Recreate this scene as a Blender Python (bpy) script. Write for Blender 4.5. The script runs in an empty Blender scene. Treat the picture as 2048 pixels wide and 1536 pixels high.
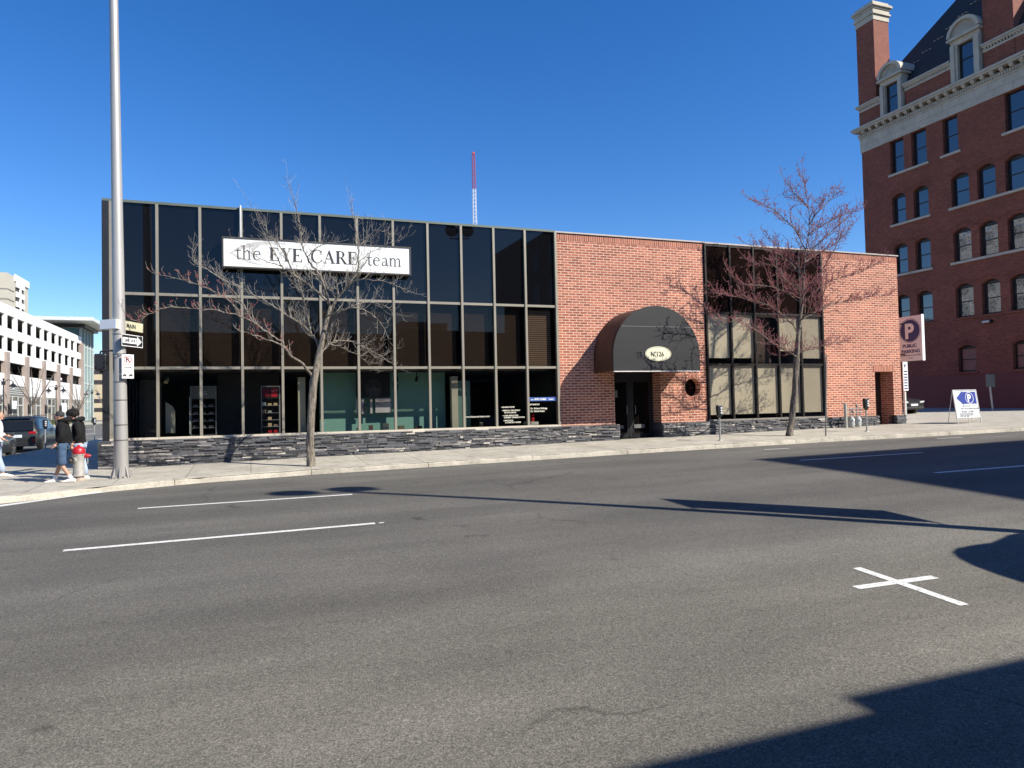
import bpy, math, random
from math import sin, cos, pi, radians, atan, sqrt
from mathutils import Vector, Matrix
from mathutils.geometry import tessellate_polygon
R = random.Random(7)
scene = bpy.context.scene
# ---------------------------------------------------------------- camera
EYE = Vector((0, 0, 1.547))
F = 1420.0 / 2048.0
roll, pitch, yaw = 0.0215, atan(44 / 1420.0), atan(524 / 1420.0)
_f0 = Vector((sin(yaw), cos(yaw), 0)); _r0 = Vector((cos(yaw), -sin(yaw), 0)); _u0 = Vector((0, 0, 1))
_fw = _f0 * cos(pitch) + _u0 * sin(pitch); _u1 = _u0 * cos(pitch) - _f0 * sin(pitch)
_R = _r0 * cos(roll) - _u1 * sin(roll); _U = _u1 * cos(roll) + _r0 * sin(roll)
cd = bpy.data.cameras.new("camera"); cam = bpy.data.objects.new("camera", cd)
scene.collection.objects.link(cam); scene.camera = cam
cd.sensor_width = 36.0; cd.lens = 36.0 * F; cd.clip_start = 0.05; cd.clip_end = 3000
cam.matrix_world = Matrix(((_R.x, _U.x, -_fw.x, EYE.x), (_R.y, _U.y, -_fw.y, EYE.y), (_R.z, _U.z, -_fw.z, EYE.z), (0, 0, 0, 1)))
# ---------------------------------------------------------------- sky, sun, exposure
AZ, EL = radians(45.0), radians(39.55)          # sun to the right behind the camera
w = bpy.data.worlds.new("World"); scene.world = w; w.use_nodes = True
nt = w.node_tree; bg = nt.nodes["Background"]
sky = nt.nodes.new("ShaderNodeTexSky"); sky.sky_type = 'NISHITA'; sky.sun_disc = False
sky.sun_elevation = EL; sky.sun_rotation = pi - AZ; sky.altitude = 600
sky.air_density = 1.0; sky.dust_density = 0.25; sky.ozone_density = 3.2
hs = nt.nodes.new("ShaderNodeHueSaturation"); hs.inputs["Saturation"].default_value = 1.33; hs.inputs["Hue"].default_value = 0.510; hs.inputs["Value"].default_value = 1.33
nt.links.new(sky.outputs[0], hs.inputs["Color"]); nt.links.new(hs.outputs[0], bg.inputs[0]); bg.inputs[1].default_value = 0.082
sd = bpy.data.lights.new("sun", 'SUN'); sd.energy = 5.0; sd.angle = radians(0.53); sd.color = (1.0, 0.94, 0.84)
sun = bpy.data.objects.new("sun", sd); scene.collection.objects.link(sun)
sdir = Vector((sin(AZ) * cos(EL), -cos(AZ) * cos(EL), sin(EL)))
sun.rotation_euler = sdir.to_track_quat('Z', 'Y').to_euler(); sun.location = (20, -25, 40)
scene.view_settings.view_transform = 'Standard'; scene.view_settings.look = 'None'
scene.view_settings.gamma = 1; scene.view_settings.exposure = 0.68
# ---------------------------------------------------------------- materials
def _nt(name):
    m = bpy.data.materials.new(name); m.use_nodes = True
    t = m.node_tree; b = t.nodes["Principled BSDF"]
    return m, t, b
def _coord(t, axes=None, scale=(1, 1, 1)):
    tc = t.nodes.new("ShaderNodeTexCoord")
    if axes is None:
        if scale == (1, 1, 1): return tc.outputs["Object"]
        mp = t.nodes.new("ShaderNodeMapping"); mp.inputs[3].default_value = scale
        t.links.new(tc.outputs["Object"], mp.inputs[0]); return mp.outputs[0]
    sp = t.nodes.new("ShaderNodeSeparateXYZ"); cb = t.nodes.new("ShaderNodeCombineXYZ")
    t.links.new(tc.outputs["Object"], sp.inputs[0])
    for i, a in enumerate(axes): t.links.new(sp.outputs["xyz".index(a)], cb.inputs[i])
    return cb.outputs[0]
def _noise(t, vec, scale, detail=3, rough=0.55):
    n = t.nodes.new("ShaderNodeTexNoise"); n.inputs["Scale"].default_value = scale
    n.inputs["Detail"].default_value = detail; n.inputs["Roughness"].default_value = rough
    t.links.new(vec, n.inputs["Vector"]); return n.outputs["Fac"]
def _ramp(t, fac, stops):
    r = t.nodes.new("ShaderNodeValToRGB"); e = r.color_ramp.elements
    e[0].position, e[0].color = stops[0][0], (*stops[0][1], 1)
    e[1].position, e[1].color = stops[-1][0], (*stops[-1][1], 1)
    for p, c in stops[1:-1]:
        k = e.new(p); k.color = (*c, 1)
    t.links.new(fac, r.inputs[0]); return r.outputs[0]
def _mix(t, a, b, fac, mode='MIX'):
    m = t.nodes.new("ShaderNodeMix"); m.data_type = 'RGBA'; m.blend_type = mode
    for s, v in ((m.inputs[0], fac), (m.inputs[6], a), (m.inputs[7], b)):
        if hasattr(v, "links"): t.links.new(v, s)
        elif isinstance(v, (int, float)): s.default_value = v
        else: s.default_value = (*v, 1)
    return m.outputs[2]
def _bump(t, b, h, strength, dist):
    n = t.nodes.new("ShaderNodeBump"); n.inputs["Strength"].default_value = strength
    n.inputs["Distance"].default_value = dist
    t.links.new(h, n.inputs["Height"]); t.links.new(n.outputs[0], b.inputs["Normal"])
_cache = {}
def surf(name, col, rough=0.6, var=0.15, scale=3.0, metal=0.0, bump=0.0, bscale=40.0, spec=0.5, stretch=None):
    if name in _cache: return _cache[name]
    m, t, b = _nt(name)
    v = _coord(t, None, stretch or (1, 1, 1))
    n = _noise(t, v, scale, 5, 0.6)
    lo = tuple(c * (1 - var) for c in col); hi = tuple(min(1, c * (1 + var)) for c in col)
    t.links.new(_ramp(t, n, [(0.3, lo), (0.7, hi)]), b.inputs["Base Color"])
    b.inputs["Roughness"].default_value = rough; b.inputs["Metallic"].default_value = metal
    b.inputs["Specular IOR Level"].default_value = spec
    if bump: _bump(t, b, _noise(t, v, bscale, 4), bump, 0.01)
    _cache[name] = m; return m
def brick(name, axes, c1, c2, mortar, bw, bh, ms, bias=0.0, rough=0.85, patch=0.2):
    m, t, b = _nt(name); v = _coord(t, axes)
    # hand laid look: wobble the coordinates a little
    nn = t.nodes.new("ShaderNodeTexNoise"); nn.inputs["Scale"].default_value = 9; t.links.new(v, nn.inputs["Vector"])
    vm = t.nodes.new("ShaderNodeVectorMath"); vm.operation = 'MULTIPLY_ADD'
    t.links.new(nn.outputs["Color"], vm.inputs[0]); vm.inputs[1].default_value = (0.02, 0.016, 0); t.links.new(v, vm.inputs[2])
    k = t.nodes.new("ShaderNodeTexBrick"); t.links.new(vm.outputs[0], k.inputs["Vector"])
    k.inputs["Scale"].default_value = 1; k.inputs["Brick Width"].default_value = bw; k.inputs["Row Height"].default_value = bh
    k.inputs["Mortar Size"].default_value = ms; k.inputs["Mortar Smooth"].default_value = 0.25; k.inputs["Bias"].default_value = bias
    k.inputs["Color1"].default_value = (*c1, 1); k.inputs["Color2"].default_value = (*c2, 1); k.inputs["Mortar"].default_value = (*mortar, 1)
    n = _noise(t, v, 0.55, 5, 0.65)
    c = _mix(t, k.outputs["Color"], _ramp(t, n, [(0.3, (1 - patch,) * 3), (0.7, (1 + patch * .4, 1 + patch * .3, 1 + patch * .2))]), 1.0, 'MULTIPLY')
    n2 = _noise(t, v, 30, 3, 0.7)
    c = _mix(t, c, _ramp(t, n2, [(0.25, (0.72,) * 3), (0.75, (1.2,) * 3)]), 1.0, 'MULTIPLY')
    t.links.new(c, b.inputs["Base Color"]); b.inputs["Roughness"].default_value = rough
    iv = t.nodes.new("ShaderNodeMath"); iv.operation = 'SUBTRACT'; iv.inputs[0].default_value = 1
    t.links.new(k.outputs["Fac"], iv.inputs[1])
    ad = t.nodes.new("ShaderNodeMath"); ad.operation = 'MULTIPLY_ADD'; t.links.new(n2, ad.inputs[0]); ad.inputs[1].default_value = 0.5
    t.links.new(iv.outputs[0], ad.inputs[2])
    _bump(t, b, ad.outputs[0], 0.9, 0.012)
    return m
def glass(name, tint, refl=1.0, wave=0.3, wscale=0.8, rough=0.004, gcol=(1, 1, 1)):
    m = bpy.data.materials.new(name); m.use_nodes = True; t = m.node_tree
    for n in list(t.nodes): t.nodes.remove(n)
    out = t.nodes.new("ShaderNodeOutputMaterial"); tr = t.nodes.new("ShaderNodeBsdfTransparent"); tr.inputs[0].default_value = (*tint, 1)
    gl = t.nodes.new("ShaderNodeBsdfGlossy"); gl.inputs["Roughness"].default_value = rough; gl.inputs[0].default_value = (*gcol, 1)
    fr = t.nodes.new("ShaderNodeFresnel"); fr.inputs[0].default_value = 1.5
    mu = t.nodes.new("ShaderNodeMath"); mu.operation = 'MULTIPLY'; mu.inputs[1].default_value = refl; mu.use_clamp = True
    v = _coord(t); n = _noise(t, v, wscale, 2, 0.4)
    bp = t.nodes.new("ShaderNodeBump"); bp.inputs["Strength"].default_value = wave; bp.inputs["Distance"].default_value = 0.02
    t.links.new(n, bp.inputs["Height"]); t.links.new(bp.outputs[0], gl.inputs["Normal"])
    mx = t.nodes.new("ShaderNodeMixShader")
    t.links.new(fr.outputs[0], mu.inputs[0]); t.links.new(mu.outputs[0], mx.inputs[0])
    t.links.new(tr.outputs[0], mx.inputs[1]); t.links.new(gl.outputs[0], mx.inputs[2]); t.links.new(mx.outputs[0], out.inputs[0])
    return m
def darkglass(name, col, wave=0.35, wscale=0.8, spec=0.5, rough=0.02, coat=0.0):
    m, t, b = _nt(name)
    b.inputs["Base Color"].default_value = (*col, 1); b.inputs["Roughness"].default_value = rough
    b.inputs["Specular IOR Level"].default_value = spec; b.inputs["Coat Weight"].default_value = coat
    _bump(t, b, _noise(t, _coord(t), wscale, 2, 0.4), wave, 0.02); return m
def colattr(name, rough=0.75, bump=0.5, bscale=30, spec=0.4):
    m, t, b = _nt(name); a = t.nodes.new("ShaderNodeAttribute"); a.attribute_name = "Col"
    v = _coord(t); n = _noise(t, v, bscale, 4, 0.65)
    t.links.new(_mix(t, a.outputs["Color"], _ramp(t, n, [(0.25, (0.6,) * 3), (0.75, (1.35,) * 3)]), 1.0, 'MULTIPLY'), b.inputs["Base Color"])
    b.inputs["Roughness"].default_value = rough; b.inputs["Specular IOR Level"].default_value = spec
    if bump: _bump(t, b, n, bump, 0.01)
    return m
def asphalt(name, dark, light, streak=True, worn=(0.5, 0.8)):
    m, t, b = _nt(name); v = _coord(t)
    fine = _noise(t, v, 70, 5, 0.8); big = _noise(t, _coord(t, None, (0.13, 0.75, 1)), 1.0, 6, 0.62)
    blotch = _noise(t, v, 0.33, 5, 0.6); mid = _noise(t, v, 26, 3, 0.6)
    base = _ramp(t, big, [(0.3, dark), (0.5, tuple((a + c) / 2 for a, c in zip(dark, light))), (0.68, light)]) if streak else _ramp(t, blotch, [(0.3, dark), (0.7, light)])
    c = _mix(t, base, _ramp(t, blotch, [(0.35, (0.9,) * 3), (0.7, (1.1, 1.09, 1.07))]), 1.0, 'MULTIPLY')
    c = _mix(t, c, _ramp(t, fine, [(0.34, (0.30,) * 3), (0.5, (0.95,) * 3), (0.66, (2.0, 1.96, 1.88))]), 1.0, 'MULTIPLY')
    c = _mix(t, c, _ramp(t, mid, [(0.3, (0.8,) * 3), (0.7, (1.2,) * 3)]), 1.0, 'MULTIPLY')
    if streak:      # lanes worn paler near the viewpoint, newer and darker past the middle; seams, oil spots and cracks
        tc = t.nodes.new("ShaderNodeTexCoord"); sp_ = t.nodes.new("ShaderNodeSeparateXYZ"); t.links.new(tc.outputs["Object"], sp_.inputs[0])
        mr = t.nodes.new("ShaderNodeMapRange"); mr.inputs[1].default_value = 0; mr.inputs[2].default_value = 20; t.links.new(sp_.outputs[1], mr.inputs[0])
        c = _mix(t, c, _ramp(t, mr.outputs[0], [(0.05, (1.13, 1.12, 1.08)), (0.3, (1.16, 1.15, 1.10)), (0.42, (.95,) * 3), (0.52, (.80,) * 3), (0.6, (.92,) * 3), (0.68, (.78,) * 3), (0.80, (.86,) * 3), (0.93, (1.0,) * 3), (1.0, (0.8,) * 3)]), 1.0, 'MULTIPLY')
        c = _mix(t, c, _ramp(t, _noise(t, v, 1.7, 3, 0.5), [(0.24, (0.55, 0.55, 0.56)), (0.30, (1, 1, 1))]), 1.0, 'MULTIPLY')
        cr = t.nodes.new("ShaderNodeTexVoronoi"); cr.feature = 'DISTANCE_TO_EDGE'; cr.inputs["Scale"].default_value = 0.16
        nz = t.nodes.new("ShaderNodeTexNoise"); nz.inputs["Scale"].default_value = 1.4; nz.inputs["Detail"].default_value = 6; t.links.new(v, nz.inputs["Vector"])
        va = t.nodes.new("ShaderNodeVectorMath"); va.operation = 'MULTIPLY_ADD'; t.links.new(nz.outputs["Color"], va.inputs[0]); va.inputs[1].default_value = (0.9, 0.9, 0); t.links.new(v, va.inputs[2]); t.links.new(va.outputs[0], cr.inputs["Vector"])
        ck = _mix(t, (1, 1, 1), _ramp(t, cr.outputs["Distance"], [(0.0, (0.5,) * 3), (0.0018, (1, 1, 1))]), _ramp(t, _noise(t, v, 0.22, 2), [(0.50, (0, 0, 0)), (0.56, (1, 1, 1))]))
        c = _mix(t, c, ck, 1.0, 'MULTIPLY')
    vo = t.nodes.new("ShaderNodeTexVoronoi"); vo.inputs["Scale"].default_value = 30; t.links.new(v, vo.inputs["Vector"])
    sp = _ramp(t, vo.outputs["Distance"], [(0.0, (1, 1, 1)), (0.07, (0, 0, 0))])
    c = _mix(t, c, (0.42, 0.40, 0.36), _mix(t, (0, 0, 0), (0.5, 0.5, 0.5), sp))
    t.links.new(c, b.inputs["Base Color"]); b.inputs["Roughness"].default_value = 0.88; b.inputs["Specular IOR Level"].default_value = 0.3
    _bump(t, b, fine, 0.7, 0.008); return m
def concrete(name, lo, hi, jx=0.0, jy=0.0, bump=0.3, oy=0.0):
    m, t, b = _nt(name); v = _coord(t)
    c = _ramp(t, _noise(t, v, 0.8, 6, 0.65), [(0.3, lo), (0.7, hi)])
    c = _mix(t, c, _ramp(t, _noise(t, v, 22, 5, 0.75), [(0.25, (0.72,) * 3), (0.72, (1.2,) * 3)]), 1.0, 'MULTIPLY')
    c = _mix(t, c, _ramp(t, _noise(t, v, 3.2, 4, 0.7), [(0.28, (0.76, 0.75, 0.73)), (0.5, (1, 1, 1))]), 1.0, 'MULTIPLY')
    if jx:
        k = t.nodes.new("ShaderNodeTexBrick"); k.offset = 0.0
        mp = t.nodes.new("ShaderNodeMapping"); mp.inputs[1].default_value = (0, oy, 0); t.links.new(v, mp.inputs[0]); t.links.new(mp.outputs[0], k.inputs["Vector"])
        k.inputs["Scale"].default_value = 1; k.inputs["Brick Width"].default_value = jx; k.inputs["Row Height"].default_value = jy
        k.inputs["Mortar Size"].default_value = 0.012; k.inputs["Color1"].default_value = (1, 1, 1, 1); k.inputs["Color2"].default_value = (0.93, 0.93, 0.93, 1); k.inputs["Mortar"].default_value = (0.45, 0.43, 0.4, 1)
        c = _mix(t, c, k.outputs["Color"], 1.0, 'MULTIPLY')
    t.links.new(c, b.inputs["Base Color"]); b.inputs["Roughness"].default_value = 0.85
    _bump(t, b, _noise(t, v, 45, 4, 0.7), bump, 0.01); return m
def stripes(name, c1, c2, period, axis='z', rough=0.6, var=0.1, duty=0.5):
    m, t, b = _nt(name); tc = t.nodes.new("ShaderNodeTexCoord"); sp = t.nodes.new("ShaderNodeSeparateXYZ")
    t.links.new(tc.outputs["Object"], sp.inputs[0])
    mo = t.nodes.new("ShaderNodeMath"); mo.operation = 'PINGPONG'; mo.inputs[1].default_value = period / 2
    t.links.new(sp.outputs["xyz".index(axis)], mo.inputs[0])
    dv = t.nodes.new("ShaderNodeMath"); dv.operation = 'DIVIDE'; dv.inputs[1].default_value = period / 2; t.links.new(mo.outputs[0], dv.inputs[0])
    c = _ramp(t, dv.outputs[0], [(duty - .15, c1), (duty + .15, c2)])
    c = _mix(t, c, _ramp(t, _noise(t, tc.outputs["Object"], 1.3, 4), [(0.3, (1 - var,) * 3), (0.7, (1 + var,) * 3)]), 1.0, 'MULTIPLY')
    t.links.new(c, b.inputs["Base Color"]); b.inputs["Roughness"].default_value = rough; return m
def rows(name, lo, hi, period, duty, colp, rough=0.6):
    return stripes(name, lo, hi, period)
# ---------------------------------------------------------------- mesh builder
COL = scene.collection
class MB:
    def __init__(s): s.v = []; s.f = []; s.c = []; s.mi = []; s.cur = None; s.m = 0
    def add(s, vs, fs):
        o = len(s.v); s.v += [tuple(p) for p in vs]
        for f in fs: s.f.append(tuple(o + i for i in f)); s.c.append(s.cur); s.mi.append(s.m)
        return s
    def box(s, x0, y0, z0, x1, y1, z1):
        if x0 > x1: x0, x1 = x1, x0
        if y0 > y1: y0, y1 = y1, y0
        if z0 > z1: z0, z1 = z1, z0
        return s.add([(x0, y0, z0), (x1, y0, z0), (x1, y1, z0), (x0, y1, z0), (x0, y0, z1), (x1, y0, z1), (x1, y1, z1), (x0, y1, z1)],
                     [(0, 3, 2, 1), (4, 5, 6, 7), (0, 1, 5, 4), (1, 2, 6, 5), (2, 3, 7, 6), (3, 0, 4, 7)])
    def quad(s, a, b, c, d): return s.add([a, b, c, d], [(0, 1, 2, 3)])
    def prism(s, poly, axis, a, b):
        n = len(poly)
        def P(p, t): return {'x': (t, p[0], p[1]), 'y': (p[0], t, p[1]), 'z': (p[0], p[1], t)}[axis]
        vs = [P(p, a) for p in poly] + [P(p, b) for p in poly]
        tri = tessellate_polygon([[Vector((p[0], p[1], 0)) for p in poly]])
        fs = [tuple(q) for q in tri] + [tuple(n + i for i in reversed(q)) for q in tri]
        fs += [(i, (i + 1) % n, n + (i + 1) % n, n + i) for i in range(n)]
        return s.add(vs, fs)
    def plate(s, outer, holes, axis, a, b):
        loops = [outer] + holes; flat = [p for l in loops for p in l]; n = len(flat)
        def P(p, t): return {'x': (t, p[0], p[1]), 'y': (p[0], t, p[1]), 'z': (p[0], p[1], t)}[axis]
        tri = tessellate_polygon([[Vector((p[0], p[1], 0)) for p in l] for l in loops])
        vs = [P(p, a) for p in flat] + [P(p, b) for p in flat]
        fs = [tuple(q) for q in tri] + [tuple(n + i for i in reversed(q)) for q in tri]
        o = 0
        for l in loops:
            k = len(l); fs += [(o + i, o + (i + 1) % k, n + o + (i + 1) % k, n + o + i) for i in range(k)]; o += k
        return s.add(vs, fs)
    def tube(s, pts, rad, n=8, cap=True):
        pts = [Vector(p) for p in pts]
        if not isinstance(rad, (list, tuple)): rad = [rad] * len(pts)
        vs = []; u = None
        for i, p in enumerate(pts):
            d = (pts[min(i + 1, len(pts) - 1)] - pts[max(i - 1, 0)])
            if d.length < 1e-9: d = Vector((0, 0, 1))
            d.normalize()
            if u is None: u = d.orthogonal().normalized()
            else:
                u = u - d * u.dot(d)
                u = u.normalized() if u.length > 1e-6 else d.orthogonal().normalized()
            w_ = d.cross(u)
            for k in range(n):
                a = 2 * pi * k / n; vs.append(p + (u * cos(a) + w_ * sin(a)) * rad[i])
        fs = []
        for i in range(len(pts) - 1):
            for k in range(n):
                fs.append((i * n + k, i * n + (k + 1) % n, (i + 1) * n + (k + 1) % n, (i + 1) * n + k))
        if cap: fs.append(tuple(reversed(range(n)))); fs.append(tuple(range((len(pts) - 1) * n, len(pts) * n)))
        return s.add(vs, fs)
    def lathe(s, prof, c=(0, 0, 0), n=16, axis='z'):
        vs = []
        for r, h in prof:
            for k in range(n):
                a = 2 * pi * k / n; x, y = r * cos(a), r * sin(a)
                p = {'z': (x, y, h), 'y': (x, h, y), 'x': (h, x, y)}[axis]; vs.append((c[0] + p[0], c[1] + p[1], c[2] + p[2]))
        fs = [(i * n + k, i * n + (k + 1) % n, (i + 1) * n + (k + 1) % n, (i + 1) * n + k) for i in range(len(prof) - 1) for k in range(n)]
        fs += [tuple(reversed(range(n))), tuple(range((len(prof) - 1) * n, len(prof) * n))]
        return s.add(vs, fs)
    def ball(s, c, rx, ry=None, rz=None, n=10, m=6):
        ry = ry or rx; rz = rz or rx; vs = [(c[0], c[1], c[2] - rz)]; fs = []
        for j in range(1, m):
            ph = -pi / 2 + pi * j / m
            for k in range(n):
                a = 2 * pi * k / n; vs.append((c[0] + rx * cos(ph) * cos(a), c[1] + ry * cos(ph) * sin(a), c[2] + rz * sin(ph)))
        vs.append((c[0], c[1], c[2] + rz)); t_ = len(vs) - 1
        for k in range(n): fs.append((0, 1 + (k + 1) % n, 1 + k)); fs.append((t_, t_ - n + k, t_ - n + (k + 1) % n))
        for j in range(m - 2):
            for k in range(n): fs.append((1 + j * n + k, 1 + j * n + (k + 1) % n, 1 + (j + 1) * n + (k + 1) % n, 1 + (j + 1) * n + k))
        return s.add(vs, fs)
    def octa(s, c, r, up=1.4):
        x, y, z = c
        return s.add([(x + r, y, z), (x, y + r, z), (x - r, y, z), (x, y - r, z), (x, y, z + r * up), (x, y, z - r * up)],
                     [(0, 1, 4), (1, 2, 4), (2, 3, 4), (3, 0, 4), (1, 0, 5), (2, 1, 5), (3, 2, 5), (0, 3, 5)])
    def loft(s, rings, close=True, caps=True):
        n = len(rings[0]); vs = [p for r in rings for p in r]; fs = []
        for i in range(len(rings) - 1):
            for k in range(n if close else n - 1):
                fs.append((i * n + k, i * n + (k + 1) % n, (i + 1) * n + (k + 1) % n, (i + 1) * n + k))
        if caps: fs += [tuple(reversed(range(n))), tuple(range((len(rings) - 1) * n, len(rings) * n))]
        return s.add(vs, fs)
    def xf(s, M):
        s.v = [tuple(M @ Vector(p)) for p in s.v]; return s
    def build(s, name, mat, parent=None, smooth=False, bevel=0.0, fixn=True):
        me = bpy.data.meshes.new(name); me.from_pydata(s.v, [], s.f); me.update()
        if fixn and len(s.f) < 60000:
            import bmesh
            bm = bmesh.new(); bm.from_mesh(me); bmesh.ops.recalc_face_normals(bm, faces=bm.faces)
            bm.to_mesh(me); bm.free()
        for q in (mat if isinstance(mat, (list, tuple)) else [mat]): me.materials.append(q)
        if any(s.mi):
            for p, q in zip(me.polygons, s.mi): p.material_index = q
        if any(c is not None for c in s.c):
            at = me.color_attributes.new("Col", 'FLOAT_COLOR', 'CORNER')
            for p, c in zip(me.polygons, s.c):
                for li in p.loop_indices: at.data[li].color = (*(c or (1, 1, 1)), 1)
        if smooth:
            for p in me.polygons: p.use_smooth = True
            if smooth != 'all': me.set_sharp_from_angle(angle=radians(38))
        o = bpy.data.objects.new(name, me); COL.objects.link(o)
        if bevel:
            b = o.modifiers.new("bevel", 'BEVEL'); b.width = bevel; b.segments = 2; b.limit_method = 'ANGLE'; b.angle_limit = radians(50)
        if parent:
            o.parent = parent
            if not parent.parent: o.matrix_parent_inverse = Matrix.Translation(-parent.location)
        return o
def tag(o, label=None, cat=None, group=None, kind=None):
    if label: o["label"] = label
    if cat: o["category"] = cat
    if group: o["group"] = group
    if kind: o["kind"] = kind
    return o
def thing(name, label, cat, loc=(0, 0, 0), group=None):
    o = bpy.data.objects.new(name, None); COL.objects.link(o); o.location = loc; o.empty_display_size = 0.3
    return tag(o, label, cat, group)
def copy_tree(o, parent=None):
    c = o.copy(); COL.objects.link(c)
    if parent: c.parent = parent
    for ch in [q for q in bpy.data.objects if q.parent == o]: copy_tree(ch, c)
    return c
def text(name, body, size, mat, M, parent=None, ext=0.003, align='LEFT', sx=1.0, bold=0.0, sp=1.0):
    cu = bpy.data.curves.new(name, 'FONT'); cu.body = body; cu.size = size; cu.extrude = ext; cu.align_x = align; cu.offset = bold; cu.space_character = sp; cu.resolution_u = 3
    tmp = bpy.data.objects.new("tmp", cu); COL.objects.link(tmp)
    dg = bpy.context.evaluated_depsgraph_get(); me = bpy.data.meshes.new_from_object(tmp.evaluated_get(dg))
    bpy.data.objects.remove(tmp); bpy.data.curves.remove(cu)
    me.transform(M @ Matrix.Diagonal((sx, 1, 1, 1))); me.materials.clear(); me.materials.append(mat)
    o = bpy.data.objects.new(name, me); COL.objects.link(o)
    if parent:
        o.parent = parent
        if not parent.parent: o.matrix_parent_inverse = Matrix.Translation(-parent.location)
    return o
def frame(origin, xdir, zdir=(0, 0, 1)):
    """text plane: local x along xdir, local y along zdir"""
    x = Vector(xdir).normalized(); y = Vector(zdir).normalized(); z = x.cross(y).normalized(); y = z.cross(x)
    return Matrix(((x.x, y.x, z.x, origin[0]), (x.y, y.y, z.y, origin[1]), (x.z, y.z, z.z, origin[2]), (0, 0, 0, 1)))
# ---------------------------------------------------------------- the ground
SL = 0.0135
def lerp(a, b, t): return a + (b - a) * t
CURB = [(-60, 17.0), (-4.9, 17.25), (-4.1, 17.7), (-3.3, 18.4), (-1.2, 19.15), (1.5, 19.45), (10.5, 19.5), (18.7, 19.25), (22.3, 18.8), (28.5, 18.35), (60, 17.6)]
def curb_y(x):
    for (a, ya), (b, yb) in zip(CURB, CURB[1:]):
        if x <= b: return lerp(ya, yb, (x - a) / (b - a))
    return CURB[-1][1]
def walk_z(x, y):
    cx = max(x, -4.0); t = (y - curb_y(max(x, -4.9))) / (22.9 - curb_y(max(x, -4.9)))
    return SL * cx + lerp(-0.035, 0.08, min(1, max(0, t)))
# ================================================================ SETTING
M_road = asphalt("asphalt", (0.091, 0.087, 0.077), (0.147, 0.140, 0.123))
M_side = asphalt("side_asphalt", (0.10, 0.098, 0.092), (0.14, 0.136, 0.125), False)
M_walk = concrete("walk_concrete", (0.33, 0.305, 0.245), (0.47, 0.435, 0.355), 1.52, 1.1)
M_curb = concrete("curb_concrete", (0.36, 0.33, 0.265), (0.56, 0.515, 0.42), bump=0.9)
M_paint, _t, _b = _nt("road_paint")
_v = _coord(_t)
_t.links.new(_mix(_t, (0.68, 0.67, 0.62), (0.25, 0.245, 0.225), _ramp(_t, _noise(_t, _v, 24, 5, 0.8), [(0.50, (0, 0, 0)), (0.66, (1, 1, 1))])), _b.inputs["Base Color"]); _b.inputs["Roughness"].default_value = 0.7

def grid_sheet(xs, ylo, yhi, ny, zf):
    m = MB(); vs = []; fs = []
    for x in xs:
        a, b = ylo(x), yhi(x)
        for j in range(ny + 1):
            y = lerp(a, b, j / ny); vs.append((x, y, zf(x, y)))
    for i in range(len(xs) - 1):
        for j in range(ny):
            p = i * (ny + 1) + j; fs.append((p, p + ny + 1, p + ny + 2, p + 1))
    return m.add(vs, fs)
FRONT = [(-9.0, 20.2), (-8.75, 18.6), (-8.1, 17.7), (-7.0, 17.25), (-6.0, 17.15)] + CURB[1:]
def front_y(x):
    if x <= -9: return 20.2
    for (a, ya), (b, yb) in zip(FRONT, FRONT[1:]):
        if x <= b: return lerp(ya, yb, (x - a) / (b - a))
    return FRONT[-1][1]
def road_z(x, y):
    b = SL * max(x, -4) - 0.15 - 0.02 * max(0, 15 - y) - 0.002 * max(0, 15 - y) ** 2
    if x < -3: b += 0.09 * min(1, max(0, (y - 17) / 13)) * min(1, (-3 - x) / 2)
    d = front_y(x) - y if x > -9 else 9
    if 0 <= d < 0.5: b -= 0.02 * (1 - d / 0.5)
    return b
def side_walk_z(x, y):
    if x >= -4: return walk_z(x, y)
    t = min(1, max(0, (y - front_y(x)) / (22.9 - front_y(x) + 1e-6)))
    return SL * -4 + lerp(-0.035, 0.08, t)
XS = [-9 + 0.5 * i for i in range(139)]
# base ground out to the horizon
MB().quad((-1500, -900, -1.7), (1500, -900, -1.7), (1500, 2200, -1.7), (-1500, 2200, -1.7)).build("ground", surf("far_ground", (0.13, 0.12, 0.10), 0.9), fixn=False)["kind"] = "structure"
r = grid_sheet(XS, lambda x: 1.25, lambda x: front_y(x), 24, road_z)
r2 = grid_sheet([-80, -40, -26, -18, -9], lambda x: 1.25, lambda x: 20.2, 24, road_z); r.add(r2.v, r2.f)
r.build("road", M_road, fixn=False)["kind"] = "structure"
s = grid_sheet([-26, -22, -17, -13, -9], lambda x: 20.2, lambda x: 240, 30, road_z)
s.build("side_street", M_side, fixn=False)["kind"] = "structure"
sw = grid_sheet(XS, front_y, lambda x: 22.95 if x > -3.9 else 30.0, 10, side_walk_z)
sw2 = grid_sheet([-9, -7.5, -6, -3.9], lambda x: 30.0, lambda x: 240, 6, lambda x, y: 0.026); sw.add(sw2.v, sw2.f)
sw.build("sidewalk", M_walk, fixn=False)["kind"] = "structure"
ns = grid_sheet([-80, -20, -4, 9.6, 9.62, 20, 60], lambda x: -2.4, lambda x: 1.25 if x < 9.61 else 5.3, 2, lambda x, y: SL * max(x, -4) - 0.62)
ns.build("near_sidewalk", M_walk, fixn=False)["kind"] = "structure"
fs_ = MB().box(-33.5, 60, -0.5, -26, 240, 0.02); fs_.build("far_sidewalk", M_walk)["kind"] = "structure"
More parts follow.
